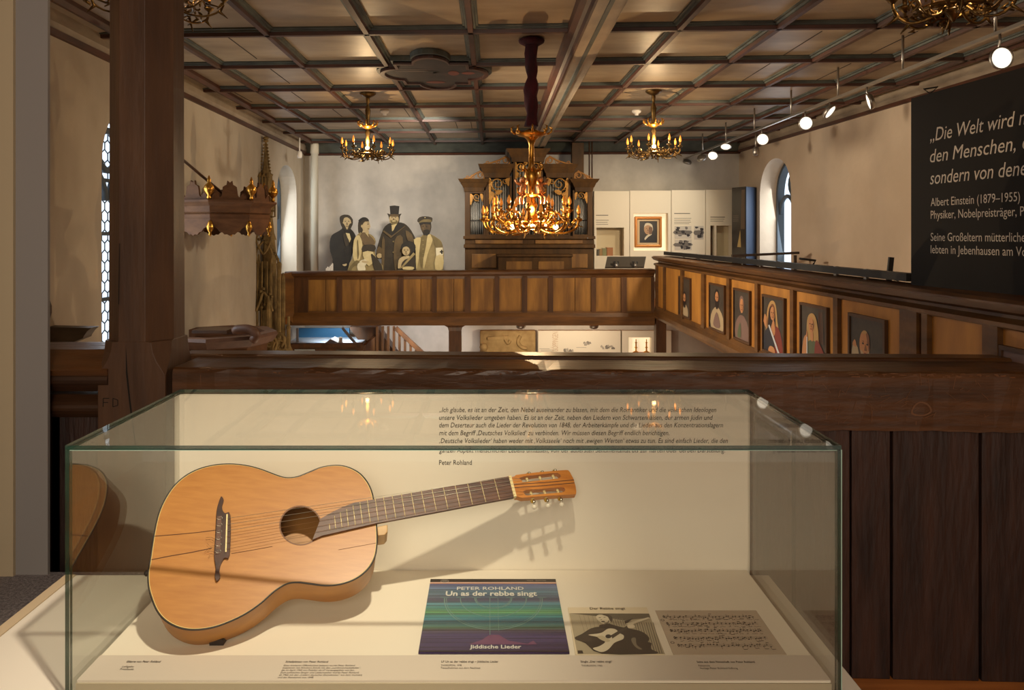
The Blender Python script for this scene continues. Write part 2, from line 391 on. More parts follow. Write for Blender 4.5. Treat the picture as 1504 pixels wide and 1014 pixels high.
m.sweep([(0.56, zb - 0), (0.745, zb), (0.745, ZC), (0.56, ZC)], (0, -1, 0), (0, 11.7, 0), (1, 0, 0), (0, 0, 1), 0)
m.sweep([(0.525, ZC - 0.07), (0.56, ZC - 0.09), (0.56, ZC), (0.525, ZC)], (0, -1, 0), (0, 11.7, 0), (1, 0, 0), (0, 0, 1), 1)
m.sweep([(0.553, zb + 0.03), (0.561, zb - 0.004), (0.575, zb - 0.004), (0.575, zb + 0.03)], (0, -1, 0), (0, 11.7, 0), (1, 0, 0), (0, 0, 1), 1)
m.sweep([(0.64, zb - 0.012), (0.665, zb - 0.012), (0.665, zb), (0.64, zb)], (0, -1, 0), (0, 11.7, 0), (1, 0, 0), (0, 0, 1), 2)
m.sweep([(0.735, zb - 0.006), (0.80, ZC - 0.02), (0.80, ZC), (0.745, zb + 0.02)], (0, -1, 0), (0, 11.7, 0), (1, 0, 0), (0, 0, 1), 0)
m.build('ceiling_beam', [M['rib_grey'], M['rib_red'], M['rib_teal']], ceil)
# cornices round the room
def cornice(a, b, inward, name):
    m = MB(); i = Vector(inward)
    m.sweep([(0, -0.14), (0.05, -0.14), (0.07, -0.10), (0.07, -0.02), (0.2, -0.0), (0, 0)], a, b, i, (0, 0, 1), 0)
    m.sweep([(0.0, -0.17), (0.03, -0.17), (0.06, -0.14), (0, -0.14)], a, b, i, (0, 0, 1), 1)
    m.sweep([(0.19, -0.05), (0.23, -0.06), (0.25, -0.03), (0.25, 0), (0.19, 0)], a, b, i, (0, 0, 1), 2)
    struct(m.build(name, [M['rib_grey'], M['rib_red'], M['rib_red']]))
cornice((XL(-1), -1, ZC), (XL(11.9), 11.9, ZC), (1, 0, 0), 'trim_1')
cornice((XR(-1), -1, ZC), (XR(11.6), 11.6, ZC), (-1, 0, 0), 'trim_2')
m = MB()
m.sweep([(0, -0.16), (0.08, -0.15), (0.28, -0.02), (0.28, 0), (0, 0)], (-3.2, YF(-3.2), ZC), (4.2, YF(4.2), ZC), (0, -1, 0), (0, 0, 1), 0)
m.sweep([(0.0, -0.19), (0.05, -0.19), (0.07, -0.16), (0, -0.16)], (-3.2, YF(-3.2), ZC), (4.2, YF(4.2), ZC), (0, -1, 0), (0, 0, 1), 1)
struct(m.build('trim_3', [M['rib_teal'], M['rib_red']]))

# ------------------------------------------------------------------ painted medallion on the ceiling
def medal(sx, sy):
    """cross of straight sides with a bowed lobe on each arm"""
    q = [(0.36 * cos(pi - pi * i / 12) , 0.42 + 0.26 * sin(pi * i / 12)) for i in range(13)] + [(0.64, 0.42)] + [(0.64 + 0.34 * sin(pi * i / 12), 0.24 * cos(pi * i / 12)) for i in range(13)] + [(0.64, -0.42)]
    q += [(0.32 * cos(pi * i / 12), -0.42 - 0.24 * sin(pi * i / 12)) for i in range(13)] + [(-0.64, -0.42)] + [(-0.64 - 0.34 * sin(pi * i / 12), -0.24 * cos(pi * i / 12)) for i in range(13)] + [(-0.64, 0.42)]
    return [(x * sx, y * sy) for x, y in q]
cx, cy = -0.525, 6.50
t = thing('ceiling_medallion', 'dark painted quatrefoil medallion framed by mouldings on the coffered ceiling', 'ceiling panel', (cx, cy, ZC - 0.12))
o1, o2, o3 = medal(0.52, 1.03), medal(0.49, 0.98), medal(0.45, 0.90)
MB().slab(o2, [], lambda x, y: (cx + x, cy + y, ZC - 0.055), lambda x, y: (cx + x, cy + y, ZC - 0.005)).build('painted_panel', mat('medallion_paint', (58, 44, 36), 0.7, c2=(40, 32, 28), scale=(7, 7, 7)), t)
m = MB(); m.slab(o1, [o3], lambda x, y: (cx + x, cy + y, ZC - 0.045), lambda x, y: (cx + x, cy + y, ZC - 0.002), 0)
m.slab(o2, [o3], lambda x, y: (cx + x, cy + y, ZC - 0.072), lambda x, y: (cx + x, cy + y, ZC - 0.044), 1)
m.build('moulding', [M['rib_teal'], M['rib_red']], t)
m = MB()
for x, y, a, b, mi in ((-0.02, 0.36, 0.09, 0.05, 0), (0.17, -0.02, 0.05, 0.09, 0), (0.30, -0.02, 0.06, 0.05, 0), (-0.19, -0.1, 0.16, 0.012, 1), (-0.19, -0.16, 0.14, 0.01, 1), (0.02, -0.04, 0.03, 0.03, 2), (-0.02, -0.06, 0.05, 0.05, 2)):
    m.slab(ell(cx + x, cy + y, a, b, 14), [], lambda u, v: (u, v, ZC - 0.0575), None, mi)
m.build('painted_emblem', [mat('emblem_red', (104, 52, 38), 0.7), mat('emblem_grey', (128, 112, 96), 0.7), mat('emblem_dark', (44, 34, 28), 0.7)], t)

# ------------------------------------------------------------------ near gallery: parapet, post, partition, platform
t = thing('gallery_parapet', 'brown varnished parapet with broad scratched handrail behind the glass case', 'parapet', (-1.317, 3.0, 0))
prof = [(0.0, -0.236), (0.0, -0.02), (0.006, -0.006), (0.02, 0.0), (0.24, 0.004), (0.26, -0.006), (0.36, -0.006), (0.36, -0.09), (0.10, -0.236)]
m = MB(); segs = 60; R = []
for i in range(segs + 1):                        # slightly worn, wavy arris
    x = -1.317 + 3.53 * i / segs; R.append([(x, 3.0 + u + random.uniform(-.0022, .0022) * (u < .03), 1.24 + v + random.uniform(-.003, .003) * (u < .03) - (0.004 * sin(x * 3.1) if v < -.2 else 0)) for u, v in prof])
m.rings(R, 0, smooth=False).build('handrail', M['rail'], t)
MB().sweep([(0.25, -0.006), (0.25, 0.010), (0.26, 0.016), (0.36, 0.016), (0.37, 0.006), (0.37, -0.02)], (-1.40, 3.0, 1.24), (2.21, 3.0, 1.24), (0, 1, 0), (0, 0, 1)).build('top_moulding', M['gal_rail'], t)
m = MB()
xs = [-1.31, -1.0, -0.72, -0.4, -0.05, 0.25, 0.62, 0.95, 1.21, 1.435, 1.597, 1.945, 2.2]
for i in range(len(xs) - 1):
    y = 3.03 + random.uniform(0, 0.01); m.box(xs[i] + 0.005, xs[i + 1] - 0.005, y, y + 0.05, 0.0, 1.02)
m.build('boarding', M['plank'], t, bevel=0.004)
MB().box(-1.31, 2.2, 3.075, 3.10, 0, 1.02).build('backing', M['dark'], t)
m = MB(); rr = random.Random(3)                  # bare worn spots on the arris, fine scratches cut in the front
for i in range(150):
    x = -1.2 + 3.3 * rr.random() ** 0.8; l = rr.uniform(0.004, 0.03); y = 2.9985; z = 1.231 + rr.uniform(-.012, .003)
    m.face([(x, y, z), (x + l, y, z + rr.uniform(-.003, .003)), (x + l * .8, y - .0005, z + .004), (x + l * .2, y - .0005, z + .0035)])
for i in range(130):
    x = rr.uniform(1.0, 2.15) if i < 95 else rr.uniform(-1.2, 0.6); z = rr.uniform(1.03, 1.2); a = rr.choice([1.5, 1.6, 1.2, 1.9, 0.6, 2.4, 0.1]) + rr.uniform(-.2, .2); l = rr.uniform(0.008, 0.05); y = 2.9982; w = rr.uniform(.0005, .0012)
    d = Vector((cos(a), 0, sin(a))); q = Vector((-sin(a), 0, cos(a))) * w; p0 = Vector((x, y, z)); p1 = p0 + d * l
    m.face([p0 - q, p1 - q, p1 + q, p0 + q])
m.build('scratches', mat('scratch_light', (118, 78, 48), 0.6), t)['kind'] = 'stuff'
m = MB(); m.slab(smooth_loop([(1.655, 1.075), (1.70, 1.068), (1.735, 1.085), (1.722, 1.115), (1.69, 1.125), (1.664, 1.108)]), [smooth_loop([(1.662, 1.080), (1.70, 1.073), (1.728, 1.088), (1.717, 1.110), (1.69, 1.119), (1.670, 1.105)])], lambda x, z: (x, 2.998, z), None)
m.build('knot_scar', M['pale_scratch'], t)
t.rotation_euler.z = -0.034

t = thing('parapet_section', 'dark brown parapet with two bulging mouldings left of the octagonal timber post', 'parapet', (-2.1, 3.05, 0))
m = MB()
def mould(z0, z1, y, bulge): return [(y, z0)] + [(y - bulge * sin(pi * i / 8), z0 + (z1 - z0) * i / 8) for i in range(9)] + [(y, z1), (y + 0.2, z1), (y + 0.2, z0)]
X0, X1 = -2.75, -1.58
m.sweep([(3.0, 1.20), (2.99, 1.23), (3.10, 1.30), (3.25, 1.31), (3.25, 1.20)], (X0, 0, 0), (X1, 0, 0), (0, 1, 0), (0, 0, 1))
m.build('handrail', M['rail'], t)
m = MB(); m.sweep(mould(1.135, 1.245, 3.04, 0.05), (X0, 0, 0), (X1, 0, 0), (0, 1, 0), (0, 0, 1)); m.sweep(mould(1.025, 1.12, 3.05, 0.045), (X0, 0, 0), (X1, 0, 0), (0, 1, 0), (0, 0, 1))
m.build('moulding', M['wood_dark'], t)
m = MB()
for x in (-2.7, -2.35, -2.05, -1.85): m.box(x, x + (0.34 if x < -2.1 else 0.24), 3.06, 3.10, 0.0, 1.04)
m.build('boarding', M['plank'], t, bevel=0.004)

PX, PY, PR = -1.485, 3.14, 0.137
t = thing('timber_post', 'tall brown octagonal timber post rising left of the glass case', 'post', (PX, PY, 0))
oc = lambda r, z: [(PX + r / cos(pi / 8) * cos(pi / 8 + i * pi / 4), PY + r / cos(pi / 8) * sin(pi / 8 + i * pi / 4), z) for i in range(8)]
sq = lambda r, z, c: [(PX + sx * (r - (c if k else 0)), PY + sy * (r - (0 if k else c)), z) for sx, sy, k in ((1, 1, 0), (1, 1, 1), (-1, 1, 1), (-1, 1, 0), (-1, -1, 0), (-1, -1, 1), (1, -1, 1), (1, -1, 0))]
def oc2(r, z, ch):       # square of half-width r with chamfer ch
    return [(PX + x, PY + y, z) for x, y in ((r, r - ch), (r - ch, r), (-r + ch, r), (-r, r - ch), (-r, -r + ch), (-r + ch, -r), (r - ch, -r), (r, -r + ch))]
m = MB(); c0 = 0.082
m.rings([oc2(0.140, 0.0, 0.004), oc2(0.140, 1.21, 0.004), oc2(0.140, 1.24, 0.022), oc2(0.140, 1.265, 0.038), oc2(0.139, 1.30, 0.052), oc2(0.139, 1.345, 0.060), oc2(PR, 1.347, c0), oc2(PR - 0.002, 2.2, c0), oc2(PR - 0.003, ZC, c0)], smooth=False)
m.build('shaft', M['post_v'], t, bevel=0.003)
m = MB()                                          # shield-shaped stop on the right arris, long drying crack, cut initials
for y, pts in ((PY - 0.1412, [(-1.507, 1.335), (-1.500, 1.22), (-1.487, 1.10), (-1.474, 1.0), (-1.462, 0.90), (-1.466, 0.90), (-1.481, 1.0), (-1.494, 1.10), (-1.507, 1.22)]),):
    m.slab(pts, [], lambda x, z: (x, y, z), None)
m.face([(-1.535, PY - .1385, 1.75), (-1.532, PY - .1385, 1.75), (-1.536, PY - .1395, 1.5), (-1.539, PY - .1395, 1.5)])
m.build('drying_crack', M['dark'], t)
m = MB(); y = PY - 0.1408
for a, b in (((-1.60, 1.115), (-1.60, 1.08)), ((-1.60, 1.115), (-1.575, 1.115)), ((-1.60, 1.098), (-1.58, 1.098)), ((-1.56, 1.115), (-1.56, 1.08)), ((-1.56, 1.115), (-1.54, 1.108)), ((-1.54, 1.108), (-1.54, 1.086)), ((-1.54, 1.086), (-1.56, 1.08))):
    m.bar((a[0], y, a[1]), (b[0], y, b[1]), 0.003, 0.001, (0, 1, 0))
m.build('cut_initials', M['dark'], t)

t = thing('partition_panel', 'plain grey exhibition partition at the far left, cream strip on its edge', 'partition', (-2.1, 2.9, 0.0))
MB().box(-1.93, -1.80, 2.955, 2.97, 0.412, ZC - 0.02).build('board', M['partition'], t)
MB().box(-1.985, -1.93, 2.94, 2.97, 0.412, ZC - 0.02).build('edge_strip', M['partition_lt'], t)
MB().box(-2.4, -1.985, 2.91, 2.97, 0.412, ZC - 0.02).build('side_board', mat('pale_partition_paint', (150, 138, 116), 0.7), t)
t = thing('carpeted_platform', 'platform covered in grey carpet on the floor left of the display case', 'platform', (-2.0, 2.0, 0))
MB().box(-3.0, -1.15, 0.6, 2.98, 0.0, 0.36).build('base', M['wood_dark'], t)
MB().box(-3.0, -1.14, 0.59, 2.985, 0.36, 0.412).build('carpet', M['carpet'], t, bevel=0.006)

# ------------------------------------------------------------------ the display case
ZT, ZP = EYE - 0.88, EYE - 0.85                   # table top, display plate
GX0, GX1, GY0, GY1, GZ = -0.808, 0.656, 1.380, 1.885, EYE - 0.395
t = thing('display_case', 'white museum case under a glass hood holding the guitar and records', 'display case', (-0.1, 1.6, 0))
m = MB(); m.box(-1.084, 0.714, 1.376, 1.90, ZT - 0.06, ZT); m.box(-1.0, 0.66, 1.41, 1.88, 0, ZT - 0.06); m.build('table', M['case_white'], t, bevel=0.002)
MB().box(-1.112, -1.085, 1.376, 1.90, ZT - 0.06, ZT + 0.001).build('edge_lipping', M['case_lip'], t)
MB().box(GX0 + 0.012, GX1 - 0.012, 1.397, 1.862, ZT, ZP).build('display_floor', M['case_board'], t, bevel=0.0015)
MB().box(GX0 + 0.012, GX1 - 0.012, 1.394, 1.3968, ZT + .0005, ZP - .003).build('front_shade_strip', mat('case_edge_shade', (168, 156, 132), 0.7), t)  # darker strip puts the shade of the plate's upright front into its colour
ls = MB().box(GX0 + 0.013, GX1 - 0.013, 1.396, 1.479, ZP, ZP + 0.0025).build('label_strip', mat('label_strip_grey', (206, 194, 180), 0.6), t)
zl = ZP + 0.0032
def lab(px, py, lines, pitch, size, w=None):
    """printed caption lying on the label strip; px,py the photo pixel of the first baseline's left end"""
    m = MB(); h = EYE - zl; y0 = h * F / (py - 347); x0 = (px - 725) * y0 / F
    for i, (s, wd, big) in enumerate(lines):
        m.text(s, (x0, y0 - sum(pitch[:i + 1]), zl), (1, 0, 0), (0, 1, 0), size * (1.12 if big else 1), wd, 0, bold=0.012 if big else 0.0)
    return m.build('caption', M['ink'], ls)
px2m = 1.42 / F
lab(185, 973.5, [('Gitarre von Peter Rohland', 51 * px2m, 1), ('Leihgabe', 17 * px2m, 0), ('Privatbesitz', 20 * px2m, 0)], [0, .0165, .0085], .0085)
lab(419, 973.5, [('Schallplatten von Peter Rohland', 64 * px2m, 1), ('Einer breiteren Öffentlichkeit bekannt wurde Peter Rohland', 106 * px2m, 0), ('zusammen mit Schobert Schulz mit den „Landstreicherballaden“,', 116 * px2m, 0), ('die im April 1965 von Polydor als LP herausgegeben wurden.', 108 * px2m, 0), ('Zum politischen Sänger und Liedermacher wurde Peter Rohland', 115 * px2m, 0), ('ab 1965 mit den „Liedern deutscher Demokraten“ aus dem Vormärz', 121 * px2m, 0), ('und der Revolution von 1848.', 52 * px2m, 0)], [0, .0125, .0078, .0078, .0078, .0078, .0078], .0075)
lab(648, 973.5, [('LP Un as der rebbe singt – Jiddische Lieder', 86 * px2m, 1), ('THOROFON, 1978', 31 * px2m, 0), ('Tonaufnahmen aus dem Nachlass', 59 * px2m, 0)], [0, .0125, .0085], .0085)
lab(853, 973.5, [('Single „Der rebbe singt“', 48 * px2m, 1), ('THOROFON, 1963', 31 * px2m, 0)], [0, .0135], .0085)
lab(1024, 974, [('Seite aus dem Notenheft von Peter Rohland', 87 * px2m, 1), ('Faksimile', 17 * px2m, 0), ('Vorlage Peter Rohland Stiftung', 56 * px2m, 0)], [0, .0125, .0085], .0085)
bp = MB().box(P(257, 0, 1.866).x, P(1101, 0, 1.866).x, 1.864, 1.876, ZT, GZ - 0.010).build('back_panel', mat('case_back_board', (226, 216, 198), 0.7), t)
m = MB(); yb = 1.8632
rows = [('„Ich glaube, es ist an der Zeit, den Nebel auseinander zu blasen, mit dem die Romantiker und die völkischen Ideologen', 645, 1052, 605.5), ('unsere Volkslieder umgeben haben. Es ist an der Zeit, neben den Liedern von Schwartenhälsen, der armen Jüdin und', 645, 1047, 617),
        ('dem Deserteur auch die Lieder der Revolution von 1848, der Arbeiterkämpfe und die Lieder aus den Konzentrationslagern', 645, 1062, 628), ('mit dem Begriff ‚Deutsches Volkslied‘ zu verbinden. Wir müssen diesen Begriff endlich berichtigen.', 645, 983, 639.5),
        ('‚Deutsche Volkslieder‘ haben weder mit ‚Volksseele‘ noch mit ‚ewigen Werten‘ etwas zu tun. Es sind einfach Lieder, die den', 645, 1069, 651), ('ganzen Aspekt menschlichen Lebens umfassen, von der äußersten Sentimentalität bis zur harten oder derben Darstellung.', 645, 1065, 665)]
for s, a, b, y in rows:
    p = P(a, y, yb); m.text(s, p, (1, 0, 0), (0, 0, 1), 0.0178, (b - a) * yb / F, 0.22)
m.text('Peter Rohland', P(645, 683, yb), (1, 0, 0), (0, 0, 1), 0.0178, 48 * yb / F, 0.0)
m.build('quotation', M['ink'], bp)
T = 0.008
def pane(name, b):
    """glass sheet: clear faces, green polished edges"""
    m = MB(); x0, x1, y0, y1, z0, z1 = b; d = [x1 - x0, y1 - y0, z1 - z0]; k = d.index(min(d))
    m.box(*b); nrm = [2, 2, 1, 1, 0, 0]
    for i in range(6): m.m[i] = 0 if nrm[i] == k else 1
    return m.build(name, [M['glass_side' if name == 'side_pane' else 'glass'], M['glass_edge']], t)
pane('top_pane', (GX0, GX1, GY0, GY1, GZ - T, GZ))
pane('side_pane', (GX0, GX0 + T, GY0, GY1, ZT, GZ - T - .0008))
pane('side_pane', (GX1 - T, GX1, GY0, GY1, ZT, GZ - T - .0008))
pane('front_pane', (GX0 + T + .0006, GX1 - T - .0006, GY0 + .001, GY0 + .001 + T, ZT, GZ - T - .0008))
pane('back_pane', (GX0 + T + .0006, GX1 - T - .0006, GY1 - T, GY1, ZT, GZ - T - .0008))
m = MB(); m.box(GX0 + T, GX1 - T, GY0 + 0.0005, GY0 + T, GZ - T - 0.0019, GZ - T - .0008)
m.box(GX1 - .0010, GX1 + .0008, GY0 - .0005, GY0 + .006, ZT, GZ - T)
m.build('bright_joint', M['glass_joint'], t)

# ------------------------------------------------------------------ the guitar, leaning back on the display floor
TH, PSI = radians(46), radians(12); EYEV = Vector((0, 0, EYE))
GN = Vector((sin(PSI) * cos(TH), -cos(PSI) * cos(TH), sin(TH)))              # normal of the soundboard
GP0 = EYEV - GN * 1.6396
def G(px, py, off=0.0):
    d = Vector(((px - 725) / F, 1, -(py - 347) / F))
    return EYEV + d * (((GP0 - EYEV).dot(GN) + off) / d.dot(GN))
out_px = [(217.7, 841.7), (220.6, 824.5), (225.7, 790), (231.5, 761.5), (240, 738.7), (254.4, 715.8), (271.5, 700), (291.5, 689.5), (314.4, 683.6), (337, 682), (360, 684), (380, 688.8), (397, 695), (411.5, 700.3), (423, 702.3), (437, 700.6), (454.4, 693.8),
          (471.5, 687), (491.5, 684), (509, 686), (526, 694), (537.3, 705.5), (544.5, 718.6), (548.3, 733), (551.5, 756), (553.3, 779), (553.5, 799), (550, 819), (540, 836), (523, 849.6), (500, 858), (477, 860), (454.4, 857.3), (437, 855.4), (421, 857.5),
          (403, 868.3), (383, 886), (360, 901.8), (337, 913), (314.4, 921), (291.5, 924.8), (271.5, 924), (254.4, 918.6), (240, 909), (230, 896), (223, 879), (218.4, 861.7)]
out_px = smooth_loop(out_px, 4)
GO = G(217.7, 841.7)
gt = thing('acoustic_guitar', 'honey-coloured acoustic guitar with cracked soundboard leaning inside the glass case', 'guitar', (-0.35, 1.52, ZP))
spruce = mat('spruce_top', (178, 122, 57), 0.38, c2=(158, 101, 43), scale=(1.5, 130, 130), detail=3, lo=0.2, hi=0.8, spec=0.5)
maple = mat('maple_sides', (176, 124, 62), 0.4, c2=(150, 100, 46), scale=(5, 14, 14), detail=4)
rose = mat('rosewood', (98, 62, 46), 0.42, c2=(64, 38, 28), scale=(6, 120, 120), detail=4)
rosed = mat('bridge_rosewood', (72, 40, 28), 0.35, c2=(46, 26, 20), scale=(40, 6, 40), detail=4)
ivory = mat('aged_ivory', (226, 206, 150), 0.4)
brassg = mat('fret_metal', (222, 204, 156), 0.35, metal=0.2)
head_w = mat('headstock_wood', (206, 134, 56), 0.34, c2=(180, 108, 40), scale=(4, 60, 60), detail=4)
O = [G(*p) for p in out_px]
nb = 0.092
hole = [G(441.2 + 29.2 * cos(a), 772.3 + 27.6 * sin(a)) for a in [2 * pi * i / 40 for i in range(40)]]
U, V = Vector((cos(PSI), sin(PSI), 0)), Vector((-sin(PSI) * sin(TH), cos(PSI) * sin(TH), cos(TH)))
uv = lambda p: ((p - GP0).dot(U), (p - GP0).dot(V))
gp = lambda u, v, off=0.0: GP0 + U * u + V * v + GN * off
m = MB(); m.slab([uv(p) for p in O], [[uv(p) for p in hole]], lambda u, v: gp(u, v), lambda u, v: gp(u, v, -0.0028))
m.build('soundboard', spruce, gt)
cen = sum((uv(p)[0] for p in O)) / len(O), sum((uv(p)[1] for p in O)) / len(O)
m = MB(); R = []
for off, k in ((-0.0029, 1.0), (-0.03, 1.0), (-0.065, 0.998), (-nb, 0.995)):
    R.append([gp(cen[0] + (u - cen[0]) * k, cen[1] + (v - cen[1]) * k, off) for u, v in map(uv, O)])
m.rings(R, 0, cap=False); m.build('sides', maple, gt)
bk = [uv(p) for p in R[-1]]
MB().slab(bk, [], lambda u, v: gp(u, v, -nb), lambda u, v: gp(u, v, -nb - 0.003)).build('back', maple, gt)
m = MB(); m.tube([p + GN * -0.0012 for p in O], 0.0021, 6, closed=True); m.build('binding', mat('binding_black', (34, 30, 22), 0.4), gt)
m = MB(); m.slab([(cen[0] + (u - cen[0]) * .9935, cen[1] + (v - cen[1]) * .9935) for u, v in map(uv, O)], [[(cen[0] + (u - cen[0]) * .9885, cen[1] + (v - cen[1]) * .9885) for u, v in map(uv, O)]], lambda u, v: gp(u, v, 0.0003), None)
m.build('purfling', mat('purfling_cream', (206, 178, 110), 0.5), gt)
m = MB(); m.slab([uv(G(441.2 + 31.2 * cos(a), 772.3 + 29.5 * sin(a))) for a in [2 * pi * i / 40 for i in range(40)]], [[uv(p) for p in hole]], lambda u, v: gp(u, v, 0.0003), None)
m.build('rosette', mat('rosette_dark', (104, 62, 26), 0.5), gt)
m = MB(); m.face([gp(*uv(G(418, 786)), -nb + .001), gp(*uv(G(434, 786)), -nb + .001), gp(*uv(G(434, 806)), -nb + .001), gp(*uv(G(418, 806)), -nb + .001)])
m.build('maker_label', mat('old_label_paper', (120, 110, 80), 0.8), gt)
# drying cracks in the top
m = MB()
for pts, w in (([(227, 788), (258, 785.5), (290, 782.5), (317, 779)], .0008), ([(222.5, 822.5), (250, 817), (280, 812), (311, 805.5)], .0009), ([(340, 813.5), (370, 808.5), (400, 803)], .0006), ([(497, 808), (525, 803), (552, 798)], .0004)):
    q = [G(x, y, .0004) for x, y in pts]
    m = MB()
    for a, b in zip(q, q[1:]): m.face([a - V * w, b - V * w, b + V * w, a + V * w])
    m.build('crack', mat('crack_brown', (70, 36, 14), 0.8), gt)
# bridge with moustache ends
zA = lambda x, y: (200 + x / 3.495, 670 + y / 3.495)
br = [(432, 226), (440, 215), (450, 232), (442, 262), (445, 285), (458, 302), (485, 312), (481, 514), (455, 530), (436, 560), (428, 600), (432, 630), (415, 650), (405, 625), (410, 580), (402, 520), (408, 420), (412, 330), (416, 280), (424, 250)]
bo = smooth_loop([uv(G(*zA(*p))) for p in br], 3)
b0 = MB().slab(bo, [], lambda u, v: gp(u, v, 0.0005), lambda u, v: gp(u, v, 0.0075)).build('bridge', rosed, gt, bevel=0.0015)
def strip(a, b, w, o0, o1, name, mt, par):
    """low block on the top between two photo points, w metres wide"""
    a, b = Vector((*uv(G(*a)), 0)), Vector((*uv(G(*b)), 0)); t = (b - a).normalized(); q = Vector((-t.y, t.x, 0)) * w / 2
    return MB().slab([tuple((p)[:2]) for p in (a - q, b - q, b + q, a + q)], [], lambda u, v: gp(u, v, o0), lambda u, v: gp(u, v, o1)).build(name, mt, par)
strip(zA(469, 310), zA(463, 503), .0028, .0076, .0105, 'saddle', ivory, b0)
strip(zA(430, 318), zA(421, 512), .0095, .0076, .0092, 'tie_block', rose, b0)
m = MB()
for i in range(6):
    c = gp(*uv(G(*zA(431 - i * 1.6, 330 + i * 34)))) + GN * .0095
    m.tube([c + U * .006 * cos(a) + V * .0028 * sin(a) + GN * .001 * sin(a * 2) for a in [2 * pi * k / 12 for k in range(12)]], .0004, 4, closed=True)
m.build('string_knot', mat('string_silver', (190, 184, 168), 0.35, metal=0.7), b0)
# fretboard and frets
fb_px = [(459, 793), (471, 762), (487, 753), (503, 745), (520, 738.6), (548, 734), (747, 700), (754.7, 730.5), (655, 749.8), (551.6, 769), (473, 787)]
FO = 0.0085
fb = [uv(G(x, y, FO)) for x, y in fb_px]
fo = MB().slab(fb, [], lambda u, v: gp(u, v, 0.0015), lambda u, v: gp(u, v, FO)).build('fretboard', rose, gt)
nutc = G(751, 715.2, FO); sad = G(*zA(466, 407), FO); L = (sad - nutc).length
ax = (sad - nutc).normalized(); pr = ax.cross(GN).normalized()
if pr.dot(V) < 0: pr = -pr
wn = (G(747, 700, FO) - G(754.7, 730.5, FO)).length; wb = (G(548, 734, FO) - G(551.6, 769, FO)).length; db = (G(550, 751.5, FO) - nutc).length
m = MB()
for i in range(1, 20):
    x = L * (1 - 2 ** (-i / 12)); hw = (wn + (wb - wn) * x / db) / 2 * 0.985
    c = nutc + ax * x; lo_, hi_ = -hw, hw
    if i >= 14:                                    # the slanting end of the board
        hi_ = hw * (1 - (i - 13.2) / 4.6 * 0.9) if i < 19 else -hw * .5
    m.tube([c + pr * lo_ + GN * .0004, c + pr * hi_ + GN * .0004], 0.00095, 6)
m.build('fret', brassg, fo)
# neck, heel
m = MB(); R = []
for k in range(7):
    x = db * k / 6 * 1.02; hw = (wn + (wb - wn) * x / db) / 2 * 0.97; c = nutc + ax * x - GN * (FO - 0.0012); dp = 0.019 + 0.006 * k / 6
    R.append([c + pr * hw * cos(a) - GN * dp * sin(a) for a in [pi * q / 10 for q in range(11)]])
m.rings(R); m.build('neck', mat('neck_wood', (96, 60, 34), 0.4, c2=(70, 42, 24), scale=(8, 60, 60)), gt)
hl = [(553, 773), (569.5, 769.5), (569.5, 780), (566, 784.5), (555, 786)]
MB().slab([uv(G(*p)) for p in hl], [], lambda u, v: gp(u, v, -.004), lambda u, v: gp(u, v, -.055)).build('heel', mat('heel_wood', (196, 160, 108), 0.45, c2=(176, 138, 88), scale=(20, 20, 20)), gt, bevel=0.002)
MB().slab([uv(G(x, y, FO)) for x, y in ((746.8, 700), (750.6, 699.3), (758.6, 729.6), (754.6, 730.6))], [], lambda u, v: gp(u, v, -.001), lambda u, v: gp(u, v, FO + .0025)).build('nut', ivory, gt)
# headstock with two slots
zH = lambda x, y: (730 + x / 10.743, 670 + y / 10.743)
HO = 0.004
hp = [(228, 335), (275, 322), (300, 300), (600, 262), (900, 236), (1095, 221), (1125, 226), (1150, 255), (1210, 370), (1240, 480), (1252, 560), (1246, 605), (900, 622), (640, 640), (400, 660), (372, 655), (330, 640), (292, 640)]
sl1 = [(345, 352), (420, 322), (900, 268), (960, 268), (1003, 300), (1003, 335), (965, 356), (700, 385), (400, 412), (392, 385)]
sl2 = [(415, 560), (450, 540), (1000, 492), (1055, 500), (1076, 530), (1062, 562), (1020, 576), (460, 625), (432, 600)]
UH = lambda l: [uv(G(*zH(*p), HO)) for p in l]
hs = MB().slab(UH(hp), [UH(sl1), UH(sl2)], lambda u, v: gp(u, v, HO), lambda u, v: gp(u, v, HO - 0.018)).build('headstock', head_w, gt)
m = MB()
for a, b in (((265, 452), (1215, 378)), ((275, 500), (1222, 425))):
    q = [G(*zH(*p), HO + .0004) for p in (a, ((a[0] + b[0]) / 2, (a[1] + b[1]) / 2 + 6), b)]
    for i in range(2): m.face([q[i] - V * .0009, q[i + 1] - V * .0009, q[i + 1] + V * .0009, q[i] + V * .0009])
m.build('inlay_line', mat('inlay_dark', (66, 34, 12), 0.5), hs)
chrome = mat('tuner_chrome', (190, 186, 170), 0.22, metal=0.95); pearl = mat('tuner_button_pearl', (226, 216, 196), 0.25); brass2 = mat('tuner_brass', (200, 160, 70), 0.3, metal=0.9)
posts = [(490, 360), (697, 345), (905, 318), (555, 585), (768, 565), (976, 545)]
ends = [(515, 258), (722, 238), (925, 213), (590, 700), (806, 682), (1022, 665)]
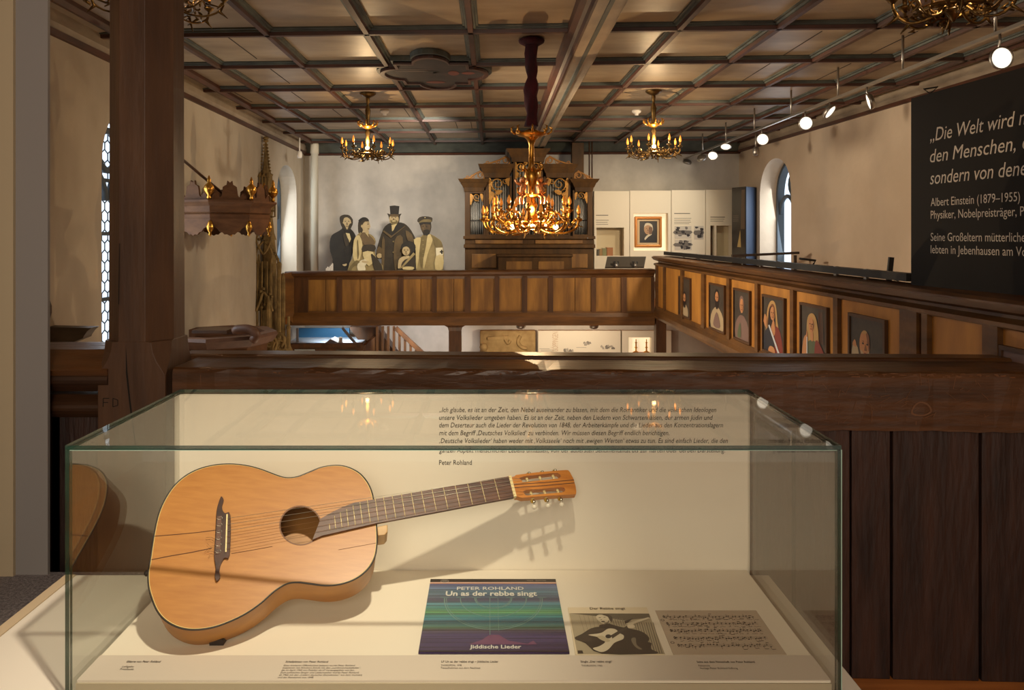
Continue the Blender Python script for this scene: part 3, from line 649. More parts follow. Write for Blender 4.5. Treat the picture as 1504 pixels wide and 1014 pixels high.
for i, (p, e) in enumerate(zip(posts, ends)):
    low = i >= 3
    tn = MB()
    c = gp(*uv(G(*zH(*p), HO))) - GN * .006; e3 = G(*zH(*e), HO) - GN * (.006 if not low else .008)
    tn.tube([c - pr * .011, c + pr * .011], .0036, 10); tuner = tn.build('tuning_roller', ivory, gt)
    d = -pr if low else pr
    k = MB(); k.ball(e3, .0045, 10, 0); k.tube([e3 - d * .006, e3 + d * .004], .002, 8, 0); k.lathe([(.0048, -.0015), (.0052, 0), (.0048, .0015)], e3 + ax * .003 - d * .002, 10, 1, GN)
    k.build('tuning_gear', [chrome, brass2], gt)
    if low:
        b = MB(); bc = e3 + d * .0095 - GN * .007
        b.ball(bc, .0062, 12, 0, (1.0, .75, .95)); b.tube([e3, bc], .0016, 6, 1)
    else:
        b = MB(); bc = e3 + d * .002 - GN * .016; b.ball(bc, .006, 12, 0, (1.0, .75, .95)); b.tube([e3, bc], .0016, 6, 1)
    b.build('tuning_button', [pearl, chrome], gt)
m = MB(); q = [G(*zH(*p), HO - .016) for p in ((490, 668), (1130, 628), (1126, 655), (500, 696))]
m.face(q); m.build('tuner_plate', chrome, gt)
# strings: bridge > nut > roller
for i in range(6):
    f = i / 5
    s0 = gp(*uv(G(*zA(469 - f * 6, 332 + f * 158)))) + GN * .0105
    n0 = G(748.5 + f * 6.2, 702.5 + f * 25.2, FO) + GN * .003
    j = [0, 1, 2, 5, 4, 3][i]; r0 = gp(*uv(G(*zH(*posts[j]), HO))) - GN * .003
    MB().tube([s0, n0, r0], .00042 if i < 3 else .00034, 5).build('string', MATS['string_silver'] if i < 3 else mat('string_dark', (120, 84, 52), 0.4), gt)
m = MB(); rr = random.Random(5)
for i in range(6):                                 # loose string ends behind the bridge
    a = G(*zA(402, 425 + i * 17), .004); m.tube([a, a - U * .008 + GN * .004 + V * rr.uniform(-.004, .006), a - U * rr.uniform(.012, .02) + V * rr.uniform(-.009, .006) + GN * .002], .00035, 4)
m.build('string_end', MATS['string_dark'], gt)
pin = G(216, 820, -0.046) ; pin = Vector((O[1].x, 0, 0)) + Vector((0, 1, 0)) * (gp(*uv(O[1]), -.016)).y + Vector((0, 0, 1)) * (gp(*uv(O[1]), -.016)).z
MB().lathe([(.003, -.001), (.004, .004), (.0065, .007), (.0065, .010), (.004, .013), (.0005, .0135)], pin, 12, 0, (-1, 0, 0)).build('end_pin', M['black'], gt)
m = MB(); a = gp(*uv(G(312, 921)), -nb - .004); m.box(a.x - .013, a.x + .016, a.y - .012, a.y + .022, ZP + .0001, ZP + .013)
tag(centre(m.build('rubber_stop', M['black'])), 'small black rubber stop under the lower edge of the guitar body', 'stop')

# ------------------------------------------------------------------ records and music on the display floor
def D(px, py, z=ZP + .001):
    y = (EYE - z) * F / (py - 347); return Vector(((px - 725) * y / F, y, z))
def flat(corners, z0):
    """bilinear map from the unit square (u right, v up the sheet) onto a sheet lying flat"""
    a, b, c, d = [D(*p, z0) for p in corners]      # bottom-left, bottom-right, top-right, top-left
    return lambda u, v, dz=0.0: (a * (1 - u) + b * u) * (1 - v) + (d * (1 - u) + c * u) * v + Vector((0, 0, dz))
lp_m = bpy.data.materials.new('record_sleeve_print'); lp_m.use_nodes = True; nt = lp_m.node_tree; bs = nt.nodes['Principled BSDF']; bs.inputs['Roughness'].default_value = 0.3
tc = nt.nodes.new('ShaderNodeTexCoord'); sp = nt.nodes.new('ShaderNodeSeparateXYZ'); nt.links.new(tc.outputs['Object'], sp.inputs[0])
mr = nt.nodes.new('ShaderNodeMapRange'); mr.inputs[1].default_value = -0.155; mr.inputs[2].default_value = 0.155; nt.links.new(sp.outputs['Y'], mr.inputs[0])
rp = nt.nodes.new('ShaderNodeValToRGB'); e = rp.color_ramp.elements
cols = [(0.0, (44, 34, 66)), (0.2, (54, 46, 82)), (0.26, (58, 54, 64)), (0.29, (54, 84, 68)), (0.38, (42, 94, 112)), (0.45, (50, 108, 106)), (0.5, (78, 124, 80)), (0.56, (54, 108, 104)), (0.62, (66, 110, 122)), (0.67, (58, 58, 80)), (0.8, (68, 96, 112)), (0.9, (78, 88, 120)), (1.0, (72, 76, 112))]
e[0].position, e[0].color = 0, lin(cols[0][1]); e[1].position, e[1].color = 1, lin(cols[-1][1])
for p_, c_ in cols[1:-1]: q = e.new(p_); q.color = lin(c_)
nt.links.new(mr.outputs[0], rp.inputs[0])
mp = nt.nodes.new('ShaderNodeMapping'); mp.inputs['Scale'].default_value = (2.0, 190, 1); nz = nt.nodes.new('ShaderNodeTexNoise'); nz.inputs['Scale'].default_value = 1; nz.inputs['Detail'].default_value = 5
nt.links.new(tc.outputs['Object'], mp.inputs[0]); nt.links.new(mp.outputs[0], nz.inputs['Vector'])
r2 = nt.nodes.new('ShaderNodeValToRGB'); r2.color_ramp.elements[0].position = .3; r2.color_ramp.elements[1].position = .72; r2.color_ramp.elements[0].color = (.4, .42, .46, 1); r2.color_ramp.elements[1].color = (2.1, 2.15, 2.2, 1)
nt.links.new(nz.outputs['Fac'], r2.inputs[0]); mx = nt.nodes.new('ShaderNodeMix'); mx.data_type = 'RGBA'; mx.blend_type = 'MULTIPLY'; mx.inputs[0].default_value = 1
nt.links.new(rp.outputs[0], mx.inputs[6]); nt.links.new(r2.outputs[0], mx.inputs[7]); nt.links.new(mx.outputs[2], bs.inputs['Base Color'])
ZR = ZP + .006
LP = flat([(614.5, 958), (836.5, 958), (816, 851), (632.5, 851)], ZR)
ctr = LP(.5, .5)
lt = thing('record_sleeve', 'large record sleeve with blue green stripes and white title lying on the case floor', 'record sleeve', (ctr.x, ctr.y, ZP))
m = MB(); m.hexa([LP(0, 0, -.0045), LP(1, 0, -.0045), LP(1, 1, -.0045), LP(0, 1, -.0045)], [LP(0, 0), LP(1, 0), LP(1, 1), LP(0, 1)])
sl = m.build('sleeve', lp_m, lt)
m = MB()
q = lambda u0, v0, u1, v1, mi, dz=.0003: m.face([LP(u0, v0, dz), LP(u1, v0, dz), LP(u1, v1, dz), LP(u0, v1, dz)], mi)
q(0, .948, 1, 1, 0); q(0, .925, 1, .948, 1); q(0, .917, 1, .925, 2)
q(0, 0, 1, .012, 0)
m.build('title_band', [mat('sleeve_black', (24, 20, 20), 0.35), mat('sleeve_rose', (196, 158, 140), 0.4), mat('sleeve_dark_red', (96, 30, 36), 0.4)], sl)
m = MB()
ux = (LP(1, .5) - LP(0, .5)); uy = (LP(.5, 1) - LP(.5, 0)); W_ = ux.length
m.text('PETER ROHLAND', LP(.2175, .825, .0004), ux.normalized(), uy.normalized(), .021, W_ * .52, bold=.012)
m.text('Un as der rebbe singt', LP(.135, .735, .0004), ux.normalized(), uy.normalized(), .031, W_ * .70, bold=.025)
m.text('Jiddische Lieder', LP(.338, .038, .0004), ux.normalized(), uy.normalized(), .0185, W_ * .345, bold=.02)
m.build('title_lettering', mat('sleeve_lettering', (206, 204, 196), 0.4), sl)
m = MB(); m.text('FOLK · EDITION', LP(.77, .962, .0005), ux.normalized(), uy.normalized(), .0105, W_ * .15)
m.tube([LP(.115 + .032 * cos(a), .962 + .02 * sin(a), .0006) for a in [2 * pi * i / 20 for i in range(20)]], .0007, 4, closed=True)
m.text('folk', LP(.098, .955, .0005), ux.normalized(), uy.normalized(), .010, W_ * .036)
m.build('band_lettering', mat('sleeve_grey', (150, 140, 130), 0.4), sl)
m = MB()                                           # pale seven-armed candlestick drawn with thin translucent strokes
def arcs(r, w, mi=0):
    c = (.5, .70); n = 30
    for i in range(n):
        a0, a1 = pi + pi * i / n, pi + pi * (i + 1) / n; ry = 1.25 if r > .3 else 1.15
        pt = lambda a, k: LP(c[0] + (r + k) * cos(a), c[1] + (r + k) * ry * sin(a) * .94, .0003)
        m.face([pt(a0, -w), pt(a1, -w), pt(a1, w), pt(a0, w)], mi)
for r, w in ((.37, .0035), (.355, .002), (.25, .003), (.14, .0035), (.13, .002)): arcs(r, w)
for u in (.13, .25, .37, .5, .63, .75, .87): m.face([LP(u - .032, .705, .0003), LP(u + .032, .705, .0003), LP(u + .032, .712, .0003), LP(u - .032, .712, .0003)], 0)
m.face([LP(.472, .19, .0003), LP(.476, .19, .0003), LP(.476, .70, .0003), LP(.472, .70, .0003)]); m.face([LP(.533, .25, .0003), LP(.536, .25, .0003), LP(.536, .70, .0003), LP(.533, .70, .0003)])
m.face([LP(.47, .20, .0003), LP(.535, .20, .0003), LP(.60, .13, .0003), LP(.75, .085, .0003), LP(.33, .085, .0003), LP(.42, .14, .0003)], 1)
m.face([LP(.72, .08, .0004), LP(.79, .085, .0004), LP(.77, .13, .0004), LP(.745, .11, .0004)], 1)
m.build('candlestick_drawing', [mat('sleeve_pale_stroke', (104, 138, 132), 0.4), mat('sleeve_mauve', (104, 66, 98), 0.4)], sl)

# single sleeve with a black-and-white photograph
SG = flat([(845, 961.5), (976.5, 961.5), (950, 892.5), (834, 892.5)], ZP + .003); ctr = SG(.5, .5)
st = thing('record_sleeve', 'small cream record sleeve printed with a grey photograph of a guitarist', 'record sleeve', (ctr.x, ctr.y, ZP))
m = MB(); m.hexa([SG(0, 0, -.002), SG(1, 0, -.002), SG(1, 1, -.002), SG(0, 1, -.002)], [SG(0, 0), SG(1, 0), SG(1, 1), SG(0, 1)])
sb = m.build('sleeve', mat('single_cream', (222, 206, 176), 0.5), st)
zS = lambda x, y: D(825 + x / 9.4, 880 + y / 9.4, ZP + .003)
g = [mat('photo_grey_%d' % i, c, 0.45) for i, c in enumerate([(168, 156, 130), (60, 52, 42), (44, 36, 28), (208, 196, 170), (120, 110, 92), (92, 84, 68), (186, 172, 142)])]
m = MB(); lay = [0]
def pl(pts, mi, sm=0):
    lay[0] += 1; pts = smooth_loop(pts, sm) if sm else pts
    p3 = [zS(*p) for p in pts]; m.slab([(p.x, p.y) for p in p3], [], lambda x, y: (x, y, ZP + .003 + .00003 * lay[0] + .0002), None, mi)
pl([(105, 202), (1205, 205), (1425, 765), (218, 765)], 0)
pl([(105, 202), (1205, 205), (1225, 262), (860, 300), (470, 240)], 5)
for i in range(5): pl([(240 + i * 60, 225), (244 + i * 60, 225), (330 + i * 50, 500), (326 + i * 50, 500)], 4)
for i in range(9): pl([(1000 + i * 32, 330), (1010 + i * 32, 330), (1130 + i * 33, 760), (1116 + i * 33, 760)], 5 if i % 2 else 4)
for i in range(5): pl([(690 + i * 34, 270), (700 + i * 34, 270), (735 + i * 34, 380), (725 + i * 34, 380)], 4)
pl([(865, 310), (985, 275), (920, 330), (880, 360)], 2)
pl([(520, 390), (640, 350), (760, 380), (900, 410), (1010, 430), (1130, 470), (1212, 550), (1190, 600), (1240, 620), (1235, 700), (1305, 762), (560, 765), (330, 620), (190, 560), (195, 530), (280, 490), (400, 415)], 2, 3)
pl([(190, 555), (210, 525), (290, 490), (420, 410), (520, 392), (600, 420), (480, 470), (380, 500), (420, 580), (300, 590), (210, 575)], 1, 3)
pl([(365, 505), (480, 488), (560, 470), (640, 418), (740, 425), (800, 480), (855, 510), (850, 560), (780, 590), (720, 620), (650, 700), (570, 740), (500, 730), (430, 690), (520, 660), (600, 600), (520, 540)], 3, 3)
pl([(960, 560), (1020, 545), (1035, 640), (1110, 700), (1060, 700), (990, 640)], 4, 3)
pl(ell(645, 525, 42, 28, 16), 2)
pl([(680, 510), (905, 375), (935, 400), (700, 555)], 1)
pl([(880, 350), (940, 375), (1225, 270), (1190, 262), (1050, 300)], 3)
pl([(905, 370), (960, 350), (1010, 385), (990, 410), (920, 410)], 3, 2)
pl([(490, 525), (560, 515), (620, 550), (670, 580), (640, 605), (580, 590), (520, 560)], 6, 2)
pl([(475, 250), (520, 225), (600, 235), (660, 270), (680, 300), (660, 345), (600, 362), (555, 345), (510, 310), (485, 285)], 3, 3)
pl([(560, 228), (640, 222), (700, 265), (688, 330), (660, 300), (640, 260), (600, 240)], 1, 2)
pl([(520, 370), (600, 355), (660, 345), (670, 375), (600, 400), (530, 405)], 2, 2)
pl(ell(525, 268, 18, 4, 10), 2); pl(ell(592, 262, 16, 4, 10), 2); pl([(530, 295), (560, 290), (548, 305)], 4); pl(ell(572, 322, 26, 9, 12), 2); pl([(580, 340), (630, 330), (650, 300), (655, 335), (610, 355)], 4, 2)
pl([(220, 722), (285, 722), (298, 762), (226, 762)], 2)
m.build('photograph', g, sb)
m = MB(); a_, b_ = zS(392, 150), zS(880, 150); m.text('Der Rebbe singt', Vector((a_.x, a_.y, ZP + .0036)), (1, 0, 0), (0, 1, 0), .0135, b_.x - a_.x, bold=.01); m.build('title_lettering', M['ink'], sb)

SM = flat([(989, 961.8), (1155.5, 961.8), (1110.5, 897), (962.5, 897)], ZP + .0012); ctr = SM(.5, .5)
sm_ = thing('sheet_music', 'greyish sheet of handwritten music notes lying right of the small record sleeve', 'sheet music', (ctr.x, ctr.y, ZP))
pg = MB().hexa([SM(0, 0, -.001), SM(1, 0, -.001), SM(1, 1, -.001), SM(0, 1, -.001)], [SM(0, 0), SM(1, 0), SM(1, 1), SM(0, 1)]).build('page', mat('note_paper', (186, 170, 150), 0.7), sm_)
m = MB(); rr = random.Random(11)
def ln(u0, v0, u1, v1, w, mi=0):
    a, b = SM(u0, v0, .0003), SM(u1, v1, .0003); t = (b - a).normalized(); n_ = Vector((-t.y, t.x, 0)) * w; m.face([a - n_, b - n_, b + n_, a + n_], mi)
for r_ in range(5):
    vb = .86 - r_ * .163; u0, u1 = .045 + .006 * r_, .93
    for k in range(5): ln(u0, vb - k * .0125, u1, vb - k * .0125 + .004, .00022, 1)
    u = u0
    m.tube([SM(u0 + .012 + .009 * cos(a) * (1 - a / 14), vb - .025 + .032 * sin(a) * (1 - a / 20), .0005) for a in [i * .5 for i in range(16)]], .0005, 4)
    while u < u1 - .03:
        u += rr.choice([.022, .03, .038]); vv = vb - rr.uniform(.0, .06)
        p = SM(u, vv, .0004); m.slab(ell(p.x, p.y, .0021, .0015, 8), [], lambda x, y: (x, y, ZP + .0017), None, 0)
        s_ = rr.choice([-1, 1]); ln(u + .006 * s_, vv, u + .006 * s_, vv + .055 * s_, .0003)
        if rr.random() < .3: ln(u + .006 * s_, vv + .055 * s_, u + .03, vv + .05 * s_, .0008)
        if rr.random() < .13: ln(u + .014, vb, u + .014, vb - .05, .00035)
    if r_ < 4:                                     # illegible pencil lyrics
        u = u0 + .05
        while u < u1 * (1 if r_ < 3 else .35):
            l = rr.uniform(.02, .07); k = 6
            pts = [(u + l * i / k, vb - .092 + rr.uniform(-.009, .009)) for i in range(k + 1)]
            for (a, b), (c, d) in zip(pts, pts[1:]): ln(a, b, c, d, .0004)
            u += l + rr.uniform(.012, .04)
for v_, u_ in ((.755, .03), (.245, .035)):
    p = SM(u_, v_, .0004); m.slab(ell(p.x, p.y, .0042, .0042, 12), [ell(p.x, p.y, .0030, .0030, 12)], lambda x, y: (x, y, ZP + .0017), None, 0)
m.build('notation', [mat('note_ink', (62, 52, 46), 0.8), mat('stave_grey', (128, 116, 104), 0.8)], pg)

# ------------------------------------------------------------------ gallery along the right wall
XG = 2.2
t = thing('side_gallery', 'oak gallery front with painted portraits running along the right wall', 'gallery', (XG, 6.5, 0.65))
H = lambda h: EYE - h
m = MB(); m.sweep([(0.06, H(.375)), (0.06, H(.345)), (0.0, H(.325)), (-0.03, H(.295)), (-0.03, H(.285)), (0.0, H(.272)), (0.20, H(.268)), (0.22, H(.29)), (0.22, H(.375))], (XG, 2.87, 0), (XG, 10.06, 0), (1, 0, 0), (0, 0, 1))
m.build('handrail', M['gal_rail'], t)
m = MB(); m.box(XG + .03, XG + .10, 2.87, 10.06, H(1.0), H(.40)); m.build('backing_board', M['gal_panel_r'], t)
m = MB(); m.sweep([(0.0, H(1.12)), (-0.02, H(1.08)), (-0.02, H(1.03)), (0.01, H(1.0)), (0.02, H(.955)), (0.12, H(.955)), (0.12, H(1.12))], (XG, 2.87, 0), (XG, 10.06, 0), (1, 0, 0), (0, 0, 1))
m.build('bottom_rail', M['gal_wood'], t)
MB().sweep([(0.012, H(.402)), (0.0, H(.394)), (0.0, H(.375)), (0.06, H(.36)), (0.06, H(.402))], (XG, 2.87, 0), (XG, 10.06, 0), (1, 0, 0), (0, 0, 1)).build('top_rail', M['gal_wood'], t)
for px, w in ((1000, .10), (1031, .11), (1068, .08), (1109.5, .07), (1161.5, .06), (1225.5, .06), (1332, .16), (1356, .05), (1452, .10)):
    y = XG * F / (px - 725); MB().box(XG + .004, XG + .06, y - w / 2, y + w / 2, H(.97), H(.39)).build('stile', M['gal_wood'], t)
for y in (9.5, 9.95): MB().box(XG + .004, XG + .06, y - .04, y + .04, H(.97), H(.39)).build('stile', M['gal_wood'], t)
MB().box(XG - .03, XG + .22, 2.855, 2.872, H(1.12), H(.28)).build('end_board', M['gal_wood'], t)
struct(MB().box(2.26, 4.35, 3.36, 3.40, 0.0, H(1.10)).build('wall_step', M['plank']))
m = MB(); m.box(XG + .05, XR(6) + .2, 3.4, 12.0, H(1.10), H(1.0)); struct(m.build('floor_side_gallery', M['floor_wood']))
MB().box(XG + .02, XG + .16, 10.0, 10.14, ZN, H(1.12)).build('corner_post', M['stile'], t)

fr_m = mat('portrait_frame', (74, 46, 22), 0.45); bgm = mat('portrait_ground', (52, 46, 40), 0.5, c2=(72, 62, 50), scale=(9, 9, 9))
skin = mat('portrait_skin', (186, 128, 82), 0.5); skin2 = mat('portrait_skin_shade', (128, 82, 52), 0.5); dkh = mat('portrait_dark', (34, 26, 22), 0.5)
clo = {'white': mat('portrait_white', (172, 150, 116), 0.5), 'mauve': mat('portrait_mauve', (120, 94, 84), 0.5), 'red': mat('portrait_red', (122, 48, 38), 0.5), 'green': mat('portrait_green', (84, 92, 66), 0.5), 'navy': mat('portrait_navy', (40, 40, 48), 0.5), 'blond': mat('portrait_blond', (178, 140, 84), 0.5), 'steel': mat('portrait_blade', (196, 196, 196), 0.35)}
def portrait(px0, px1, label, draw):
    ya, yb = XG * F / (px0 - 725), XG * F / (px1 - 725)     # ya far, yb near
    z0, z1 = H(.945), H(.475)
    r = thing('portrait_painting', label, 'painting', (XG, (ya + yb) / 2, z0), 'portraits on the side gallery')
    X = XG + .03
    f = MB()
    for b in ((yb, ya, z0, z0 + .02), (yb, ya, z1 - .02, z1), (yb, yb + .02, z0 + .02, z1 - .02), (ya - .02, ya, z0 + .02, z1 - .02)): f.box(X - .022, X - .001, *b)
    f.build('frame', fr_m, r)
    c = MB(); c.box(X - .012, X - .001, yb + .02, ya - .02, z0 + .02, z1 - .02, 0)
    mats = [bgm]; n = [0]
    def add(pts, mt, sm=3):
        """pts in canvas units: u from the far edge, v up"""
        if mt not in mats: mats.append(mt)
        n[0] += 1
        pts = smooth_loop(pts, sm) if sm else pts
        c.slab([(min(max(u, 0.0), 1.0), min(max(v, 0.0), 1.0)) for u, v in pts], [], lambda u, v: (X - .0125 - .0003 * n[0], ya - .02 - (ya - yb - .04) * u, z0 + .02 + (z1 - z0 - .04) * v), None, mats.index(mt))
    draw(add); c.build('canvas', mats, r, fix=False); return r
def face(add, cx, cy, rx, ry, hair=None, beard=None, s=1):
    if hair: add(ell(cx - .01, cy + ry * .25, rx * 1.35, ry * 1.15, 14), hair, 0)
    add(ell(cx, cy, rx, ry, 16), skin, 0)
    add([(cx + rx * .35, cy - ry * .8), (cx + rx, cy), (cx + rx * .5, cy + ry * .8), (cx + rx * .55, cy)], skin2)
    if beard: add([(cx - rx, cy - ry * .1), (cx - rx * .5, cy - ry * .45), (cx + rx * .5, cy - ry * .45), (cx + rx, cy - ry * .1), (cx + rx * .8, cy - ry * 1.3), (cx, cy - ry * 1.75), (cx - rx * .8, cy - ry * 1.3)], beard)
    for k in (-.4, .35): add(ell(cx + rx * k, cy + ry * .12, rx * .2, ry * .08, 8), dkh, 0)
    add([(cx - .01, cy + ry * .1), (cx + rx * .18, cy - ry * .28), (cx - rx * .1, cy - ry * .28)], skin2, 0); add(ell(cx, cy - ry * .5, rx * .32, ry * .07, 8), clo['red'], 0)
def bust(add, col, top=.45, w=.42): add([(.5 - w, 0), (.5 - w, top * .6), (.5 - w * .55, top * .9), (.5 - .1, top), (.5 + .1, top), (.5 + w * .55, top * .9), (.5 + w, top * .6), (.5 + w, 0)], clo[col], 2)
def d1(a): bust(a, 'white', .32, .3); face(a, .5, .46, .13, .14, dkh, dkh); a([(.2, .05), (.8, .05), (.7, .2), (.3, .2)], clo['white'])
def d2(a): bust(a, 'white', .5, .42); face(a, .5, .72, .13, .15, dkh, dkh); a([(.25, .1), (.5, .4), (.75, .1), (.5, .03)], clo['mauve'])
def d3(a): bust(a, 'mauve', .5, .42); face(a, .5, .70, .12, .15, clo['mauve']); a([(.2, .05), (.4, .35), (.45, .05)], clo['green'])
def d4(a):
    a([(.14, .2), (.18, .7), (.30, .90), (.48, .96), (.62, .88), (.70, .6), (.74, .3)], clo['blond']); a([(.22, .3), (.25, .72), (.36, .86), (.48, .9), (.58, .82), (.62, .55), (.6, .3)], skin2); a([(.26, .4), (.28, .72), (.40, .85), (.55, .78), (.60, .5)], dkh)
    bust(a, 'navy', .50, .45); a([(.6, .48), (.85, .40), (.95, 0), (.6, 0)], clo['red']); a([(.38, .40), (.52, .62), (.60, .40), (.5, .3)], skin); face(a, .47, .72, .115, .13, None, None)
    a([(.02, .55), (.05, .50), (.16, .42), (.20, .58), (.10, .68)], skin); a([(.27, .48), (.33, .50), (.86, .0), (.76, .0)], clo['steel'], 0); a([(.28, .0), (.6, .0), (.55, .1), (.35, .1)], skin)
def d5(a):
    for i in range(9): a([(.66 + .03 * i, .45), (.675 + .03 * i, .45), (.70 + .02 * i, .95), (.69 + .02 * i, .95)], skin2 if i % 2 else clo['navy'], 0)
    a([(.28, .4), (.24, .70), (.32, .86), (.50, .90), (.64, .80), (.72, .5), (.62, .3)], clo['blond']); bust(a, 'green', .46, .40); a([(.60, .48), (.85, .38), (.98, .2), (.98, 0), (.58, 0)], clo['red'])
    face(a, .43, .71, .12, .13); a([(.40, .56), (.52, .58), (.5, .46), (.44, .46)], skin); a([(.05, .1), (.10, .40), (.20, .52), (.28, .48), (.28, .25), (.2, .1)], skin); a([(.22, .50), (.26, .62), (.29, .50)], skin, 0); a([(.25, .06), (.29, .06), (.29, .5), (.25, .5)], clo['steel'], 0)
def d6(a):
    bust(a, 'green', .45, .42); a([(.02, 0), (.04, .52), (.14, .62), (.26, .50), (.26, 0)], clo['white']); a([(.06, .60), (.14, .68), (.19, .58)], skin)
    a(ell(.44, .64, .155, .20, 18), skin, 0); a([(.32, .56), (.38, .44), (.50, .36), (.58, .46), (.57, .56), (.46, .50)], clo['white']); a([(.48, .82), (.57, .78), (.595, .64), (.56, .56), (.53, .68)], skin2); a([(.36, .80), (.44, .84), (.52, .82), (.44, .79)], clo['blond'])
    for k in (.40, .53): a(ell(k, .655, .03, .014, 8), dkh, 0); a([(k - .04, .69), (k + .035, .695), (k + .02, .675)], skin2, 0)
    a([(.47, .66), (.51, .56), (.44, .56)], skin2, 0); a(ell(.47, .52, .04, .012, 8), clo['red'], 0)
portrait(995, 1012, 'narrow framed portrait of a small dark bearded figure, farthest along the side gallery', d1)
portrait(1039.5, 1062, 'framed portrait of a black-bearded man in a white robe on the side gallery', d2)
portrait(1075, 1099, 'framed portrait of a man in a dull mauve robe on the side gallery', d3)
portrait(1117, 1149.5, 'framed portrait with pale veil and bright sword blade on the side gallery', d4)
portrait(1172, 1212, 'framed portrait of a fair-haired figure in green and red on the side gallery', d5)
portrait(1243, 1297, 'framed portrait of a bald bearded old man on the side gallery', d6)
def d7(a): a([(0, .9), (1, .8), (1, 1), (0, 1)], clo['mauve'], 0); bust(a, 'mauve', .5, .4); a([(.0, .2), (.1, .9), (.16, .9), (.2, .3)], clo['steel'], 0)
portrait(1463, 1538, 'partly visible portrait at the right edge above the brown handrail', d7)

# black reading rail on the side gallery
t = thing('reading_rail', 'long black sloping reading rail on brackets above the side gallery handrail', 'reading rail', (XG + .2, 6.5, H(.27)))
m = MB(); yA, yB = 4.08, 9.9
m.sweep([(0.10, H(.208)), (0.32, H(.222)), (0.32, H(.25)), (0.10, H(.253))], (XG, yA, 0), (XG, yB, 0), (1, 0, 0), (0, 0, 1)); m.build('board', M['black'], t)
for px in (1003, 1025, 1090, 1116, 1226, 1270):
    y = (XG + .13) * F / (px - 725)
    MB().bar((XG + .14, y, H(.275)), (XG + .14, y, H(.205)), .035, .02, (1, 0, 0)).build('bracket', M['steel'], t)
    MB().tube([(XG + .14, y - .02, H(.225)), (XG + .28, y - .12, H(.27))], .008, 6).build('strut', M['black'], t)
m = MB(); m.tube([P(1174, 380, 8.8), P(1198, 383, 8.8), P(1194, 390, 8.8)], .014, 6)
tag(centre(m.build('bent_rod', M['black'])), 'short bent black rod end beyond the reading rail', 'rod')
m = MB().bar(P(1075, 376, 9.2), P(1173, 371.5, 9.2), .05, .03)
for px in (1080, 1168): m.bar((P(px, 0, 9.2).x, 9.2, H(1.0)), (P(px, 0, 9.2).x, 9.2, H(.24)), .03, .03, (0, 1, 0))
tag(centre(m.build('display_ledge', mat('ledge_brown', (56, 42, 32), 0.5))), 'thin dark ledge board in front of the right window', 'ledge')
tag(centre(MB().bar(P(1309, 378, 5.4) + Vector((-.115, 0, -1.07)), P(1309, 378, 5.4), .02, .035).build('black_stick', M['black'])), 'short black stick leaning beside the black quotation panel', 'stick')
m = MB(); m.box(2.5, 3.6, 9.35, 9.40, H(1.0), H(.46)); m.box(2.5, 3.6, 9.35, 9.75, H(.46), H(.43)); 
tag(centre(m.build('display_table', mat('rosy_board', (150, 116, 96), 0.7))), 'low reddish display table behind the black reading rail', 'table')

# ------------------------------------------------------------------ the black quotation panel
t = thing('quotation_panel', 'large black panel with white German quotation text at the right edge', 'panel', (2.42, 3.4, H(.286)))
dr = Vector((0.11, -1.0, 0)).normalized(); A = Vector((2.31, 4.05, 0)); nq = Vector((-1.0, -0.11, 0)).normalized()
LQ = 0.95; zt, zb_ = H(-.762), H(.30)
def bl(z): return [A + Vector((0, 0, z)), A + dr * LQ + Vector((0, 0, z)), A + dr * LQ - nq * .03 + Vector((0, 0, z)), A - nq * .03 + Vector((0, 0, z))]
pb = MB().hexa(bl(zb_), bl(zt)).build('board', mat('black_panel', (24, 21, 19), 0.7, spec=0.25), t)
m = MB()
def hit(px, py):
    d = Vector(((px - 725) / F, 1, -(py - 347) / F)); q = A + nq * .002; k = (q - EYEV).dot(nq) / d.dot(nq); return EYEV + d * k
for s, pxa, ya, pxb, hh, sh in (('„Die Welt wird ni', 1366, 208, 1512, .100, .2), ('den Menschen, di', 1366, 239, 1519, .100, .2), ('sondern von dene', 1366, 271, 1508, .100, .2), ('Albert Einstein (1879–1955)', 1367, 303, 1498, .062, 0), ('Physiker, Nobelpreisträger, Pa', 1367, 321.5, 1510, .062, 0), ('Seine Großeltern mütterliche', 1367, 354, 1506, .062, 0), ('lebten in Jebenhausen am Vo', 1367, 372, 1508, .062, 0)):
    a, b = hit(pxa, ya), hit(pxb, ya); m.text(s, a, dr, (0, 0, 1), hh, (b - a).length, sh, bold=.0)
m.build('lettering', mat('white_lettering', (206, 196, 180), 0.6), pb)
tag(centre(MB().tube([P(1357, 131, 5.6), P(1377, 128, 5.6), P(1366, 138, 5.6)], .008, 6, closed=True).build('ceiling_hook', M['black'])), 'small triangular black hook above the black quotation panel', 'hook')

# ------------------------------------------------------------------ gallery at the far end
YG = 10.0
gp10 = lambda px: (px - 725) * YG / F
t = thing('organ_gallery', 'oak gallery front with upright panels across the far end below the organ', 'gallery', (-.3, YG, H(1.22)))
xa, xb = gp10(432), gp10(961)
tilt = lambda x: .035 * (x - xa) / (xb - xa) - .01
m = MB(); prof = [(0.10, -.12), (0.02, -.115), (0.0, -.08), (-.05, -.05), (-.06, -.02), (-.03, 0), (.2, 0), (.2, -.12)]
m.rings([[(x, YG + u, H(.475) + v + tilt(x)) for u, v in prof] for x in (xa - .12, xb)], smooth=False); m.build('handrail', M['gal_rail'], t)
m = MB(); m.rings([[(x, YG + u, z) for u, z in ((-.02, H(1.22)), (-.03, H(1.10)), (0, H(1.05)), (.0, H(1.03)), (.12, H(1.03)), (.12, H(1.22)))] for x in (xa - .05, xb)], smooth=False); m.build('bottom_rail', M['gal_wood'], t)
MB().box(xa - .1, xb, YG + .05, YG + .1, H(1.05), H(.5)).build('backing_board', M['stile'], t)
